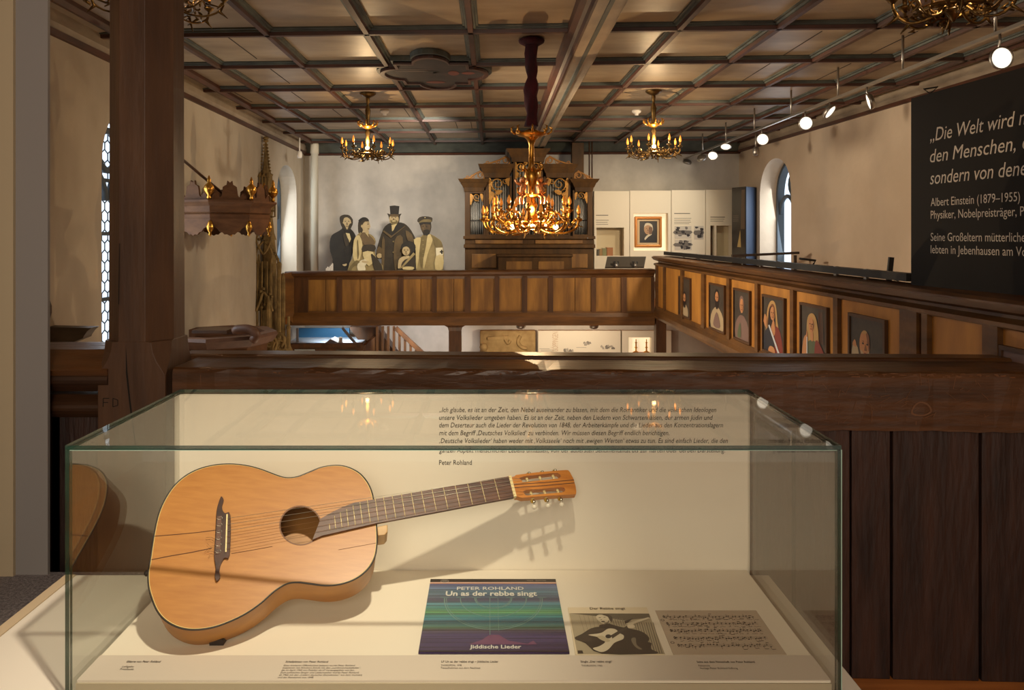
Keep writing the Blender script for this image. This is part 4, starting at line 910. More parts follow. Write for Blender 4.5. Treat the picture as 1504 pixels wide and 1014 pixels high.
pans = [(452, 495), (502, 546), (551, 586), (592, 635), (641, 683), (691, 727), (733, 767), (774, 806), (812, 869), (875, 913), (920, 957)]
pm = MB()
for i, (a, b) in enumerate(pans):
    x0, x1 = gp10(a), gp10(b); m = MB()
    mid = (x0 + x1) / 2 + .04
    if i in (0, 1, 3, 4, 8): m.box(x0, mid - .003, YG + .02, YG + .05, H(1.05), H(.565)); m.box(mid + .002, x1, YG + .022, YG + .05, H(1.05), H(.565))
    else: m.box(x0, x1, YG + .02, YG + .05, H(1.05), H(.565))
    m.build('panel', M['gal_panel'], t, bevel=.004)
ed = [xa] + [v for a, b in pans for v in (gp10(a), gp10(b))] + [xb]
for i in range(0, len(ed), 2): MB().box(ed[i] - .004, ed[i + 1] + .004, YG - .002, YG + .06, H(1.045), H(.56)).build('stile', M['stile'], t)
m = MB(); x0 = gp10(420); m.hexa([(x0, YG - .3, H(1.0)), (xa, YG, H(1.2)), (xa, YG + .1, H(1.2)), (x0, YG - .2, H(1.0))], [(x0, YG - .3, H(.50)), (xa, YG, H(.49)), (xa, YG + .1, H(.49)), (x0, YG - .2, H(.50))]); m.build('corner_panel', M['gal_wood'], t)
m = MB(); m.rings([oc_ for oc_ in [[(gp10(668) + sx * w, YG + .12 + sy * w, z) for sx, sy in ((-1, -1), (1, -1), (1, 1), (-1, 1))] for w, z in ((.085, ZN), (.085, H(1.30)), (.10, H(1.25)), (.14, H(1.22)))]], smooth=False); m.build('support_post', M['stile'], t)
struct(MB().box(-3.2, XG + .05, YG + .1, 12.0, H(1.22), H(1.10)).build('floor_organ_gallery', M['floor_wood']))

# ------------------------------------------------------------------ organ
YO = 10.75
ox = lambda zx: (660 + zx / 4.608 - 725) * YO / F
oz = lambda zy: EYE - (180 + zy / 4.608 - 347) * YO / F
t = thing('pipe_organ', 'oak pipe organ with gilded carvings on the far gallery', 'organ', (ox(540), YO, H(1.10)))
FLO = H(1.10)
m = MB(); m.box(ox(105), ox(975), YO, YO + .75, FLO, oz(845)); m.box(ox(98), ox(985), YO - .05, YO + .8, oz(850), oz(825)); m.box(ox(105), ox(975), YO - .02, YO + .75, oz(825), oz(770)); m.box(ox(95), ox(985), YO - .06, YO + .8, oz(790), oz(768))
m.build('base', M['organ'], t, bevel=.006)
m = MB()
for a, b in ((175, 495), (580, 900)): m.box(ox(a), ox(b), YO - .035, YO - .02, oz(822), oz(795))
for a, b in ((150, 320), (820, 935)): m.box(ox(a), ox(b), YO - .015, YO, oz(985), oz(890))
m.build('base_panel', M['gal_panel'], t, bevel=.01)
m = MB(); m.box(ox(330), ox(812), YO - .35, YO, FLO, oz(895)); m.box(ox(322), ox(818), YO - .38, YO, oz(905), oz(888)); m.build('console', M['organ'], t, bevel=.006)
m = MB()
for a, b in ((380, 550), (592, 760)): m.box(ox(a), ox(b), YO - .358, YO - .348, oz(1000), oz(935))
m.build('console_panel', M['gal_panel'], t, bevel=.008)
towers = [(80, 255, 385, 470, 140, 230, 480), (215, 428, 285, 375, 268, 408, 372), (402, 662, 182, 268, 445, 622, 268), (635, 850, 285, 375, 660, 803, 372), (830, 990, 385, 470, 845, 935, 470)]
pp = [7, 8, 8, 8, 8]
for k, (c0, c1, ct, cb, o0, o1, ot) in enumerate(towers):
    b0_, b1_ = (c0 + 25, c1 - 10) if k == 0 else ((c0 + 30, c1 - 5) if k == 1 else ((c0 + 30, c1 - 30) if k == 2 else ((c0 + 5, c1 - 30) if k == 3 else (c0 + 5, c1 - 22))))
    m = MB(); m.slab([(ox(b0_), oz(770)), (ox(b1_), oz(770)), (ox(b1_), oz(cb - 10)), (ox(b0_), oz(cb - 10))], [[(ox(o0), oz(758)), (ox(o1), oz(758)), (ox(o1), oz(ot)), (ox(o0), oz(ot))]], lambda x, z: (x, YO - (.02 if k % 2 == 0 else 0), z), lambda x, z: (x, YO + .08, z))
    m.box(ox(b0_), ox(b1_), YO + .3, YO + .7, oz(770), oz(cb)); m.build('case_frame', M['organ'], t)
    MB().box(ox(o0) - .03, ox(o1) + .03, YO + .14, YO + .16, oz(765), oz(ot - 8)).build('shadow_board', M['dark'], t)  # dark sheet painting in the shade behind the pipes
    m = MB(); H0, H1 = oz(cb), oz(ct); dzz = H1 - H0
    for q0, q1, e0, e1 in ((0, .35, .0, .012), (.35, .72, .02, .05), (.72, 1.0, .06, .09)):
        m.hexa([(ox(c0 + 22) - e0, YO - .04 - e0, H0 + dzz * q0), (ox(c1 - 22) + e0, YO - .04 - e0, H0 + dzz * q0), (ox(c1 - 22) + e0, YO + .7, H0 + dzz * q0), (ox(c0 + 22) - e0, YO + .7, H0 + dzz * q0)], [(ox(c0 + 22) - e1, YO - .04 - e1, H0 + dzz * q1), (ox(c1 - 22) + e1, YO - .04 - e1, H0 + dzz * q1), (ox(c1 - 22) + e1, YO + .7, H0 + dzz * q1), (ox(c0 + 22) - e1, YO + .7, H0 + dzz * q1)])
    m.build('cornice', M['organ'], t)
    n = pp[k]
    for i in range(n):
        x = ox(o0 + (o1 - o0) * (i + .5) / n); r = (ox(o1) - ox(o0)) / n * .40
        zt_ = oz(ot + 10); MB().lathe([(r * .35, 0), (r * .9, .12), (r, .2), (r, zt_ - oz(758)), (r * .9, zt_ - oz(758))], (x, YO + .08, oz(758)), 10).build('pipe', M['pipe_metal'], t)
    # gilded pipe shade: scrolls of leafwork
    m = MB(); yq = YO - .005; w = o1 - o0
    sgn = [1, 1, 0, -1, -1][k]
    def sc(cx, cy, r0, r1, a0, tn, th=.012): m.tube([(ox(a), yq, oz(b)) for a, b in spiral(cx, cy, r0, r1, a0, tn)], [th * (1 - .5 * i / 28) for i in range(29)], 5)
    def leaf(pts): m.slab(smooth_loop([(ox(a), oz(b)) for a, b in pts], 3), [], lambda x, z: (x, yq - .008, z), lambda x, z: (x, yq + .012, z))
    if k in (1, 3):
        cx = o0 + w * (.42 if k == 1 else .58)
        sc(cx, ot + 45, 48, 8, 1.2, 1.6 * sgn); sc(cx + sgn * 50, ot + 25, 20, 4, 0, 1.3, .009); sc(cx - sgn * 38, ot + 100, 30, 6, 1, -1.3 * sgn, .010); sc(cx - sgn * 42, ot + 145, 18, 4, 2, 1.2, .008)
        e_ = o0 if k == 1 else o1; f_ = o1 if k == 1 else o0
        leaf([(e_, ot + 5), (e_ + sgn * 20, ot + 30), (e_ + sgn * 14, ot + 90), (e_ + sgn * 40, ot + 110), (e_ + sgn * 18, ot + 150), (e_ + sgn * 4, ot + 185), (e_, ot + 120)])
        leaf([(f_, ot + 2), (f_ - sgn * 30, ot + 14), (f_ - sgn * 22, ot + 40), (f_ - sgn * 8, ot + 60), (f_ - sgn * 2, ot + 30)]); leaf([(cx, ot + 85), (cx + sgn * 34, ot + 92), (cx + sgn * 6, ot + 118), (cx - sgn * 16, ot + 110)])
    elif k == 2:
        for s, e_ in ((1, o0), (-1, o1)):
            sc(e_ + s * 38, ot + 32, 32, 6, 1, 1.5 * s); sc(e_ + s * 20, ot + 85, 18, 4, 0, 1.2 * s, .009)
            leaf([(e_, ot), (e_ + s * 14, ot + 20), (e_ + s * 10, ot + 60), (e_ + s * 24, ot + 78), (e_ + s * 8, ot + 120), (e_, ot + 130)]); leaf([(e_ + s * 60, ot), (e_ + s * 86, ot + 4), (e_ + s * 76, ot + 22), (e_ + s * 62, ot + 16)])
    else:
        e_ = o0 if k == 0 else o1
        sc(e_ + sgn * 45, ot + 26, 26, 5, 1, 1.5 * sgn, .010); leaf([(e_, ot + 2), (e_ + sgn * 22, ot + 18), (e_ + sgn * 16, ot + 50), (e_ + sgn * 4, ot + 80), (e_, ot + 50)]); leaf([(e_ + sgn * 68, ot + 4), (e_ + sgn * 88, ot + 10), (e_ + sgn * 84, ot + 56), (e_ + sgn * 72, ot + 30)])
    m.build('pipe_shade', mat('gilt_carving', (190, 138, 58), 0.45, metal=.35, c2=(150, 104, 40), scale=(30, 30, 30)), t)
    if k != 2:                                     # crest scroll on top of the cornice
        m = MB(); yq = YO + .05
        inn = c1 - 45 if k < 2 else c0 + 45; outp = c0 + 15 if k < 2 else c1 - 15; d_ = 1 if k < 2 else -1
        cr = M_ = mat('crest_oak_gilt', (170, 118, 58), 0.5)
        sc(inn, ct - 28, 30, 6, pi / 2, -1.5 * d_, .014); sc(inn - d_ * 52, ct - 18, 17, 4, pi / 2, 1.4 * d_, .011); sc(outp + d_ * 26, ct - 14, 14, 4, pi / 2, -1.3 * d_, .010)
        m.tube([(ox(outp), yq, oz(ct - 4)), (ox(outp + d_ * 40), yq, oz(ct - 10)), (ox(inn - d_ * 50), yq, oz(ct - 30)), (ox(inn), yq, oz(ct - 58)), (ox(inn + d_ * 25), yq, oz(ct - 20)), (ox(inn + d_ * 30), yq, oz(ct))], .014, 6)
        m.build('crest', M_, t)
for a, b in ((140, 230), (265, 410), (660, 803), (845, 935)): MB().tube([(ox(a), YO + .03, oz(662)), (ox(b), YO + .03, oz(662))], .006, 6).build('tie_rod', M['dark'], t)
MB().ball((ox(931), YO - .05, oz(783)), .016, 8).build('knob', M['steel'], t)
t = thing('organ_post', 'tall dark timber post rising behind the right side of the organ', 'post', (1.32, 11.4, FLO)); MB().box(P(839.5, 0, 11.4).x, P(857, 0, 11.4).x, 11.35, 11.5, FLO, ZC - .05).build('shaft', M['organ'], t, bevel=.006)
for px, lb in ((865.5, 'left one of two thin dark rods hanging right of the organ post'), (869.5, 'right one of two thin dark rods hanging right of the organ post')): tag(centre(MB().tube([P(px, 262, 11.3), (P(px, 0, 11.3).x, 11.3, ZC)], .011, 8).build('hanging_rod', M['wood_dark'])), lb, 'rod')

# ------------------------------------------------------------------ life-size photo cut-outs on the far gallery
YS = 11.0
tones = {n: mat('photo_' + n, c, 0.7, c2=c2, scale=(9, 9, 9), lo=.3, hi=.7) for n, c, c2 in (('black', (30, 26, 20), (44, 38, 28)), ('coal', (46, 38, 26), (62, 52, 36)), ('brown', (84, 68, 42), (104, 84, 52)), ('skin', (190, 170, 128), (172, 150, 108)), ('skin_dark', (92, 74, 48), (70, 56, 38)), ('cream', (206, 188, 138), (186, 166, 112)), ('tan', (158, 140, 94), (134, 116, 74)), ('olive', (122, 106, 66), (104, 90, 54)), ('white', (224, 214, 182), (206, 194, 158)), ('shade', (112, 90, 60), (96, 78, 50)))}
sp_ = lambda a, b: P(460 + a / 6.836, 280 + b / 6.836, YS)
def standee(name_label, cat, base, layers):
    """board cut to the figure's outline, photograph printed on its face"""
    xs = [sp_(*p).x for l in base for p in l[0]]
    r = thing('photo_standee', name_label, cat, ((min(xs) + max(xs)) / 2, YS, FLO), 'photo cut-outs on the organ gallery')
    b = MB(); names = []
    def mi(n):
        if n not in names: names.append(n)
        return names.index(n)
    for i, (pts, n, sm) in enumerate(base):
        q = [(sp_(*p).x, sp_(*p).z) for p in (smooth_loop(pts, sm) if sm else pts)]
        b.slab(q, [], lambda x, z: (x, YS - .001 * i, z), lambda x, z: (x, YS + .02, z), mi(n))
    b.build('board', [tones[n] for n in names], r)
    f = MB(); names = []
    for i, (pts, n, sm) in enumerate(layers):
        q = [(sp_(*p).x, sp_(*p).z) for p in (smooth_loop(pts, sm) if sm else pts)]
        f.slab(q, [], lambda x, z: (x, YS - .008 - .0006 * i, z), None, mi(n))
    f.build('printed_figure', [tones[n] for n in names], r, fix=False); return r
BT = 280 + (EYE - FLO) * F / YS * 6.836 + (347 - 280) * 6.836 - 280      # pixel row of the gallery floor in the crop
BT = ((EYE - FLO) * F / YS + 347 - 280) * 6.836
E = lambda cx, cy, rx, ry: ell(cx, cy, rx, ry, 18)
def eyes(cx, cy, d, s=7): return [(E(cx - d, cy, s, s * .45), 'black', 0), (E(cx + d, cy, s, s * .45), 'black', 0), ([(cx - d - 12, cy - 9), (cx - d + 10, cy - 12), (cx - d + 10, cy - 8)], 'coal', 0), ([(cx + d - 10, cy - 12), (cx + d + 12, cy - 9), (cx + d - 10, cy - 8)], 'coal', 0)]
YS = 11.05
standee('sepia photo cut-out of a whiskered man in a black suit, leftmost of the group', 'cut-out figure',
    [([(195, BT), (190, 800), (196, 690), (170, 610), (166, 520), (186, 450), (232, 420), (288, 385), (300, 350), (375, 385), (418, 440), (425, 480), (402, 600), (372, 700), (350, 800), (350, BT)], 'black', 2), (E(335, 318, 62, 76), 'coal', 0)],
    [(E(338, 322, 47, 68), 'skin', 0), ([(268, 300), (270, 262), (312, 242), (362, 250), (396, 285), (400, 312), (384, 325), (376, 296), (346, 270), (312, 276), (302, 312), (288, 345), (274, 330)], 'coal', 2), ([(284, 335), (300, 382), (334, 392), (326, 366), (304, 330)], 'coal', 2), ([(366, 338), (386, 330), (382, 380), (350, 392), (352, 372)], 'coal', 2)] + eyes(342, 312, 17) + [([(340, 312), (352, 344), (332, 344)], 'shade', 0), (E(342, 358, 14, 4), 'shade', 0), ([(322, 388), (352, 394), (378, 412), (372, 440), (340, 430), (318, 404)], 'black', 2), ([(328, 425), (368, 432), (382, 488), (366, 522), (344, 468)], 'cream', 0), ([(328, 428), (345, 470), (366, 522), (330, 560), (300, 450)], 'coal', 2), (E(318, 742, 22, 17), 'skin', 0), ([(292, 740), (310, 718), (345, 724), (330, 735)], 'black', 2), (E(322, 606, 6, 6), 'coal', 0)])
YS = 11.0
standee('sepia photo cut-out of a woman in a pale satin dress looking right', 'cut-out figure',
    [([(345, BT), (345, 800), (390, 690), (400, 590), (416, 490), (446, 440), (490, 414), (552, 430), (602, 460), (627, 512), (612, 560), (620, 620), (638, 700), (690, 745), (700, 800), (700, BT)], 'tan', 2), (E(508, 352, 58, 80), 'coal', 0)],
    [(E(531, 352, 42, 62), 'skin', 0), ([(500, 400), (556, 400), (556, 440), (500, 440)], 'skin', 2), ([(454, 422), (450, 350), (462, 298), (502, 268), (542, 276), (562, 312), (522, 312), (494, 350), (482, 412), (466, 425)], 'coal', 2), ([(455, 300), (500, 268), (545, 278), (560, 305), (500, 296), (470, 325)], 'black', 2), (E(490, 358, 9, 14), 'skin', 0)] + [(E(552, 338, 8, 4), 'black', 0), ([(540, 327), (566, 328), (552, 322)], 'coal', 0), ([(566, 340), (578, 366), (562, 368)], 'skin', 0), (E(556, 384, 10, 4), 'shade', 0), ([(486, 430), (520, 420), (560, 442), (622, 512), (600, 548), (520, 552), (476, 486)], 'shade', 2), ([(524, 424), (560, 470), (548, 430)], 'cream', 0), ([(410, 500), (450, 448), (482, 480), (496, 560), (470, 690), (430, 722), (400, 660)], 'cream', 2), ([(440, 520), (452, 500), (462, 640), (446, 690)], 'olive', 2), ([(496, 560), (540, 542), (622, 550), (616, 610), (496, 616)], 'coal', 2), ([(500, 618), (600, 615), (612, 700), (560, 760), (520, 700)], 'cream', 2), ([(580, 640), (620, 660), (690, 750), (690, 830), (620, 800)], 'coal', 2), ([(452, 724), (520, 690), (545, 722), (520, 760), (528, 800), (450, 800)], 'white', 2), ([(500, 700), (560, 712), (540, 730), (490, 720)], 'skin', 2), ([(350, 800), (400, 730), (440, 700), (470, 720), (400, 770), (380, 820)], 'olive', 2)])
YS = 11.05
standee('sepia photo cut-out of a bearded man in top hat and long fur-collared coat', 'cut-out figure',
    [([(690, BT), (690, 800), (690, 690), (650, 690), (628, 655), (650, 540), (690, 420), (720, 360), (780, 322), (850, 318), (912, 330), (960, 370), (1000, 430), (1026, 490), (1040, 600), (1020, 800), (1020, BT)], 'coal', 2), ([(768, 155), (815, 150), (864, 156), (857, 238), (886, 232), (870, 258), (862, 320), (812, 345), (768, 320), (758, 262), (742, 228), (774, 240)], 'black', 0)],
    [(E(812, 288, 48, 56), 'skin', 0), ([(768, 156), (815, 150), (862, 156), (856, 240), (776, 240)], 'black', 0), ([(742, 228), (774, 238), (858, 238), (886, 232), (868, 258), (815, 246), (760, 264)], 'coal', 0), ([(776, 240), (856, 240), (850, 262), (784, 262)], 'brown', 2), ([(776, 296), (790, 300), (812, 292), (842, 300), (852, 322), (836, 338), (808, 345), (784, 330)], 'olive', 2), ([(790, 308), (812, 298), (836, 306), (812, 312)], 'cream', 2)] + eyes(810, 272, 18) + [([(808, 272), (820, 296), (800, 296)], 'shade', 0), ([(782, 348), (850, 332), (852, 362), (792, 412)], 'cream', 0), ([(735, 362), (782, 330), (792, 400), (800, 460), (780, 476), (712, 410)], 'black', 2), ([(850, 325), (912, 345), (918, 362), (850, 420), (798, 474), (800, 420)], 'black', 2), ([(700, 412), (782, 478), (790, 470), (920, 365), (925, 352), (790, 455), (712, 400)], 'brown', 0), ([(636, 620), (660, 560), (700, 600), (690, 660), (650, 640)], 'brown', 2), (E(666, 655, 28, 24), 'skin', 0), ([(692, 500), (720, 490), (712, 790), (690, 790)], 'brown', 2), (E(806, 512, 8, 8), 'olive', 0), (E(806, 620, 8, 8), 'olive', 0), ([(820, 500), (900, 470), (890, 780), (820, 790)], 'brown', 3), ([(930, 400), (990, 440), (1010, 520), (950, 500)], 'brown', 2)])
YS = 10.94
standee('sepia photo cut-out of a small dark-haired child holding a sash', 'cut-out figure',
    [([(850, BT), (848, 800), (852, 700), (890, 665), (930, 652), (1010, 648), (1035, 800), (1035, BT)], 'coal', 2), (E(958, 572, 70, 66), 'black', 0)],
    [(E(938, 602, 46, 56), 'skin_dark', 0), (E(932, 606, 38, 46), 'skin', 0), ([(880, 590), (890, 540), (950, 510), (1020, 550), (1022, 610), (985, 640), (980, 590), (940, 562), (905, 572)], 'black', 2)] + eyes(934, 600, 17, 8) + [([(932, 602), (942, 624), (926, 624)], 'shade', 0), (E(936, 636, 12, 4), 'shade', 0), ([(852, 780), (858, 700), (890, 668), (930, 660), (920, 700), (880, 770)], 'skin', 2), ([(920, 664), (965, 655), (968, 690), (930, 700)], 'skin', 2), ([(886, 745), (920, 695), (1000, 682), (1030, 790), (900, 792)], 'coal', 2), ([(868, 790), (890, 758), (1008, 620), (1026, 640), (900, 772)], 'tan', 0), ([(905, 768), (960, 762), (1012, 770), (1000, 795), (905, 792)], 'cream', 2)])
YS = 11.0
standee('sepia photo cut-out of a man in peaked cap with white cross armband', 'cut-out figure',
    [([(1030, BT), (1030, 790), (1030, 600), (1008, 490), (1080, 468), (1110, 438), (1180, 438), (1250, 480), (1290, 520), (1312, 640), (1304, 790), (1300, BT)], 'tan', 2), ([(1046, 296), (1070, 268), (1122, 258), (1190, 270), (1196, 296), (1182, 322), (1186, 370), (1165, 440), (1130, 470), (1105, 440), (1076, 370), (1066, 325)], 'coal', 2)],
    [(E(1128, 368, 50, 58), 'skin_dark', 0), ([(1090, 350), (1120, 340), (1130, 400), (1105, 400)], 'shade', 2), ([(1108, 402), (1132, 392), (1164, 396), (1166, 440), (1130, 472), (1108, 448)], 'black', 2), ([(1046, 297), (1070, 268), (1122, 258), (1190, 270), (1196, 296), (1182, 320), (1066, 326)], 'coal', 2), ([(1066, 316), (1110, 290), (1180, 292), (1184, 318), (1120, 318), (1068, 336)], 'olive', 2), ([(1064, 328), (1110, 316), (1180, 320), (1172, 340), (1110, 336), (1078, 348)], 'black', 2), (E(1124, 272, 6, 5), 'cream', 0)] + eyes(1122, 362, 18, 8) + [([(1120, 364), (1132, 388), (1112, 388)], 'skin_dark', 0), (E(1122, 400, 13, 4), 'black', 0), ([(1085, 470), (1150, 455), (1132, 560), (1104, 700), (1086, 792), (1072, 600)], 'olive', 2), ([(1012, 492), (1080, 472), (1072, 560), (1056, 720), (1034, 792), (1030, 600)], 'cream', 2), ([(1150, 450), (1182, 446), (1200, 500), (1150, 640), (1112, 792), (1106, 700), (1134, 560)], 'cream', 2), ([(1180, 446), (1250, 482), (1290, 522), (1300, 570), (1232, 572), (1210, 500)], 'olive', 2), ([(1232, 575), (1300, 572), (1306, 650), (1236, 656)], 'white', 0), ([(1282, 596), (1296, 594), (1300, 636), (1286, 638)], 'black', 0), ([(1272, 610), (1304, 607), (1305, 620), (1273, 623)], 'black', 0), ([(1232, 660), (1306, 656), (1300, 790), (1226, 790)], 'cream', 2)] + [(E(1104, 500 + 44 * i, 6, 6), 'tan', 0) for i in range(5)])

# ------------------------------------------------------------------ exhibition on the far wall, right of the organ
YE = 11.35
ez = lambda zx, zy, d=0.0: P(860 + zx / 4.7, 260 + zy / 4.7, YE) + Vector((0, -d, 0))
def ebox(m, a, b, c, d, t0, t1, mi=0):
    p, q = ez(a, d), ez(c, b); m.box(p.x, q.x, YE - t1, YE - t0, p.z, q.z, mi); return m
t = thing('exhibition_wall', 'white exhibition wall panels with small captions right of the organ', 'exhibit wall', (2.6, YE + .1, H(1.10)))
pans = [(60, 303), (307, 590), (594, 826), (830, 1012)]
niches = [[(76, 350, 265, 545)], [(333, 250, 570, 510)], [], [(862, 336, 890, 545), (904, 336, 1012, 545)]]
for (a, c), ns in zip(pans, niches):
    f = lambda x, z: (x, YE, z)
    R4 = lambda x0, y0, x1, y1: [(ez(x0, 0).x, ez(0, y1).z), (ez(x1, 0).x, ez(0, y1).z), (ez(x1, 0).x, ez(0, y0).z), (ez(x0, 0).x, ez(0, y0).z)]
    o = R4(a, 98 - (a - 60) * .012, c, 720)
    MB().slab(o, [R4(x0, y0, min(x1, c - 3), y1) for x0, y0, x1, y1 in ns], f, lambda x, z: (x, YE + .16, z)).build('panel', M['exh_white'], t)
m = MB(); ebox(m, 60, 330, 1012, 560, -.22, -.17); m.build('niche_back', mat('niche_beige', (196, 180, 146), 0.7), t)
m = MB()
for x, y, w in ((72, 262, 85), (72, 297, 88), (72, 312, 80), (72, 326, 84), (612, 250, 110), (612, 285, 118), (612, 298, 112), (612, 311, 116), (612, 322, 104), (862, 275, 100), (862, 290, 96), (862, 304, 90)):
    ebox(m, x, y, x + w, y + (5 if w in (85, 110, 100) else 3), .0, .001)
m.build('caption', M['ink_soft'], t)
m = MB(); m.box(ez(333, 0).x, ez(570, 0).x, YE + .15, YE + .16, ez(0, 510).z, ez(0, 250).z); m.build('glowing_niche_back', mat('glowing_niche_back', (250, 240, 214), 0.7, emit=(255, 232, 190), estr=.55), t)  # the board's own glow stands in for light inside the niche
t = thing('framed_portrait', 'gilt-framed oil portrait of a grey-haired man in a brightly lit niche', 'painting', (ez(438, 490).x, YE + .1, ez(0, 488).z))
m = MB(); pq = lambda x0, y0, x1, y1: [(ez(x0, 0).x, ez(0, y1).z), (ez(x1, 0).x, ez(0, y1).z), (ez(x1, 0).x, ez(0, y0).z), (ez(x0, 0).x, ez(0, y0).z)]
m.slab(pq(344, 272, 534, 488), [pq(364, 292, 516, 468)], lambda x, z: (x, YE + .05, z), lambda x, z: (x, YE + .10, z)); m.build('frame', mat('gilt_frame', (176, 112, 48), 0.35, metal=.4), t, bevel=.012)
MB().slab(pq(362, 290, 518, 470), [pq(380, 305, 502, 455)], lambda x, z: (x, YE + .075, z), lambda x, z: (x, YE + .09, z)).build('inner_mount', mat('mount_buff', (196, 168, 124), 0.5), t)
m = MB(); pt = [mat('oil_dark', (34, 28, 24), 0.4), mat('oil_skin', (176, 136, 96), 0.4), mat('oil_white', (206, 194, 166), 0.4), mat('oil_coat', (22, 20, 22), 0.4), mat('oil_shade', (112, 80, 56), 0.4)]
L_ = [0]
def el(pts, mi, sm=2):
    L_[0] += 1; q = [(ez(*p).x, ez(*p).z) for p in (smooth_loop(pts, sm) if sm else pts)]; m.slab(q, [], lambda x, z: (x, YE + .088 - .0004 * L_[0], z), None, mi)
el([(380, 305), (502, 305), (502, 455), (380, 455)], 0, 0); el([(388, 455), (405, 425), (430, 400), (470, 390), (500, 420), (500, 455)], 3); el(ell(441, 360, 30, 38, 16), 1, 0); el([(412, 350), (420, 322), (445, 318), (468, 330), (474, 365), (464, 380), (462, 345), (440, 332), (420, 340)], 2); el([(415, 425), (430, 405), (455, 392), (466, 398), (440, 415), (420, 436)], 2)
el([(446, 345), (470, 350), (466, 388), (448, 396)], 4); el(ell(430, 356, 5, 2, 8), 0, 0); el(ell(450, 356, 5, 2, 8), 0, 0); el([(438, 358), (434, 374), (444, 374)], 4, 0); el(ell(438, 382, 8, 2, 8), 4, 0)
m.build('canvas', pt, t, fix=False)
for (x0, y0, x1, y1), lb, seed in (((615, 340, 730, 425), 'upper left black-and-white street photograph on the white exhibition wall', 1), ((750, 338, 814, 432), 'right-hand narrow black-and-white photograph on the white exhibition wall', 2), ((615, 432, 732, 504), 'lower left black-and-white photograph on the white exhibition wall', 3)):
    m = MB(); ebox(m, x0, y0, x1, y1, .0, .006, 0); rr = random.Random(seed)
    for i in range(16):
        a = rr.uniform(x0 + 4, x1 - 22); b = rr.uniform(y0 + 4, y1 - 20) ; w = rr.uniform(10, 26); h = rr.uniform(6, 22)
        if i == 0: a, b, w, h = x0, y0 + (y1 - y0) * .35, x1 - x0, (y1 - y0) * .32
        q = [(ez(u, v).x, ez(u, v).z) for u, v in smooth_loop([(a, b), (min(a + w, x1), b + 2), (min(a + w * .9, x1), min(b + h, y1)), (a + 3, min(b + h, y1))], 2)]
        m.slab(q, [], lambda x, z: (x, YE - .0065 - i * .0002, z), None, 1 if i % 3 else 2)
    o = m.build('wall_photograph', [mat('print_pale', (196, 186, 170), 0.6), mat('print_black', (44, 38, 36), 0.6), mat('print_grey', (110, 102, 94), 0.6)])
    tag(centre(o), lb, 'photograph', 'photographs on the exhibition wall')
for i, (x0, x1, y0, c, lb) in enumerate(((84, 97, 500, (88, 80, 66), 'dark slim book at the left end of the wall niche row'), (98, 118, 497, (150, 118, 72), 'tan book beside the slim dark book in the wall niche'), (119, 147, 493, (128, 126, 84), 'greenish book in the middle of the wall niche row'), (149, 192, 487, (160, 104, 60), 'large orange-brown book at the right end of the wall niche row'))):
    m = MB(); a, b = ez(x0, 553), ez(x1, y0); m.box(a.x, b.x, YE + .03, YE + .15, a.z, b.z, 0); m.box(a.x + .004, b.x - .004, YE + .034, YE + .152, b.z - .002, b.z + .001, 1)
    tag(centre(m.build('book', [mat('book_%d' % i, c, 0.6), M['case_board']], bevel=.003)), lb, 'book', 'books in the wall niche')
tag(centre(ebox(MB(), 866, 340, 888, 545, -.14, -.10).build('niche_object', mat('niche_object', (96, 66, 30), 0.5, c2=(50, 40, 24), scale=(20, 20, 9)))), 'narrow dark gold object standing in the slim niche beside the blue column', 'exhibit')
t = thing('info_column', 'tall dark glass and slate-blue display column beside the right window', 'display column', (P(1095, 0, 10.9).x, 10.9, H(1.1)))
Y1 = 10.9; xA, xB, xC = P(1076, 0, Y1 + .15).x, P(1096, 0, Y1 - .12).x, P(1112, 0, Y1 + .1).x
ztop = P(0, 275, Y1).z
m = MB(); m.hexa([(xA, Y1 + .15, H(1.1)), (xB, Y1 - .12, H(1.1)), (xC, Y1 + .1, H(1.1)), (xA + .1, Y1 + .4, H(1.1))], [(xA, Y1 + .15, ztop), (xB, Y1 - .12, ztop), (xC, Y1 + .1, ztop), (xA + .1, Y1 + .4, ztop)]); m.build('body', mat('slate_blue', (44, 56, 74), 0.5), t)
fd = Vector((xB - xA, -.27, 0)); fn = Vector((-.27, -(xB - xA), 0)).normalized() * .012
m = MB(); o_ = Vector((xA, Y1 + .15, 0)) + fn; qd = lambda u0, u1, z0, z1, mi, k=0: m.face([o_ + fd * u0 + fn * k + Vector((0, 0, z0)), o_ + fd * u1 + fn * k + Vector((0, 0, z0)), o_ + fd * u1 + fn * k + Vector((0, 0, z1)), o_ + fd * u0 + fn * k + Vector((0, 0, z1))], mi)
qd(0, 1, H(1.1), ztop, 0); m.build('dark_front', [mat('smoked_glass', (52, 46, 40), 0.2)], t)
m = MB(); zz = lambda v: P(0, 260 + v / 4.7, Y1).z
for v in (270, 282, 294, 306): m.face([o_ + fd * .08 + fn * .2 + Vector((0, 0, zz(v))), o_ + fd * .5 + fn * .2 + Vector((0, 0, zz(v))), o_ + fd * .5 + fn * .2 + Vector((0, 0, zz(v - 4))), o_ + fd * .08 + fn * .2 + Vector((0, 0, zz(v - 4)))])
m.face([o_ + fd * .65 + fn * .2 + Vector((0, 0, zz(360))), o_ + fd * .95 + fn * .2 + Vector((0, 0, zz(360))), o_ + fd * .95 + fn * .2 + Vector((0, 0, zz(90))), o_ + fd * .72 + fn * .2 + Vector((0, 0, zz(90)))], 1)
m.face([o_ + fd * .4 + fn * .2 + Vector((0, 0, zz(484))), o_ + fd * .68 + fn * .2 + Vector((0, 0, zz(486))), o_ + fd * .62 + fn * .2 + Vector((0, 0, zz(365)))], 2)
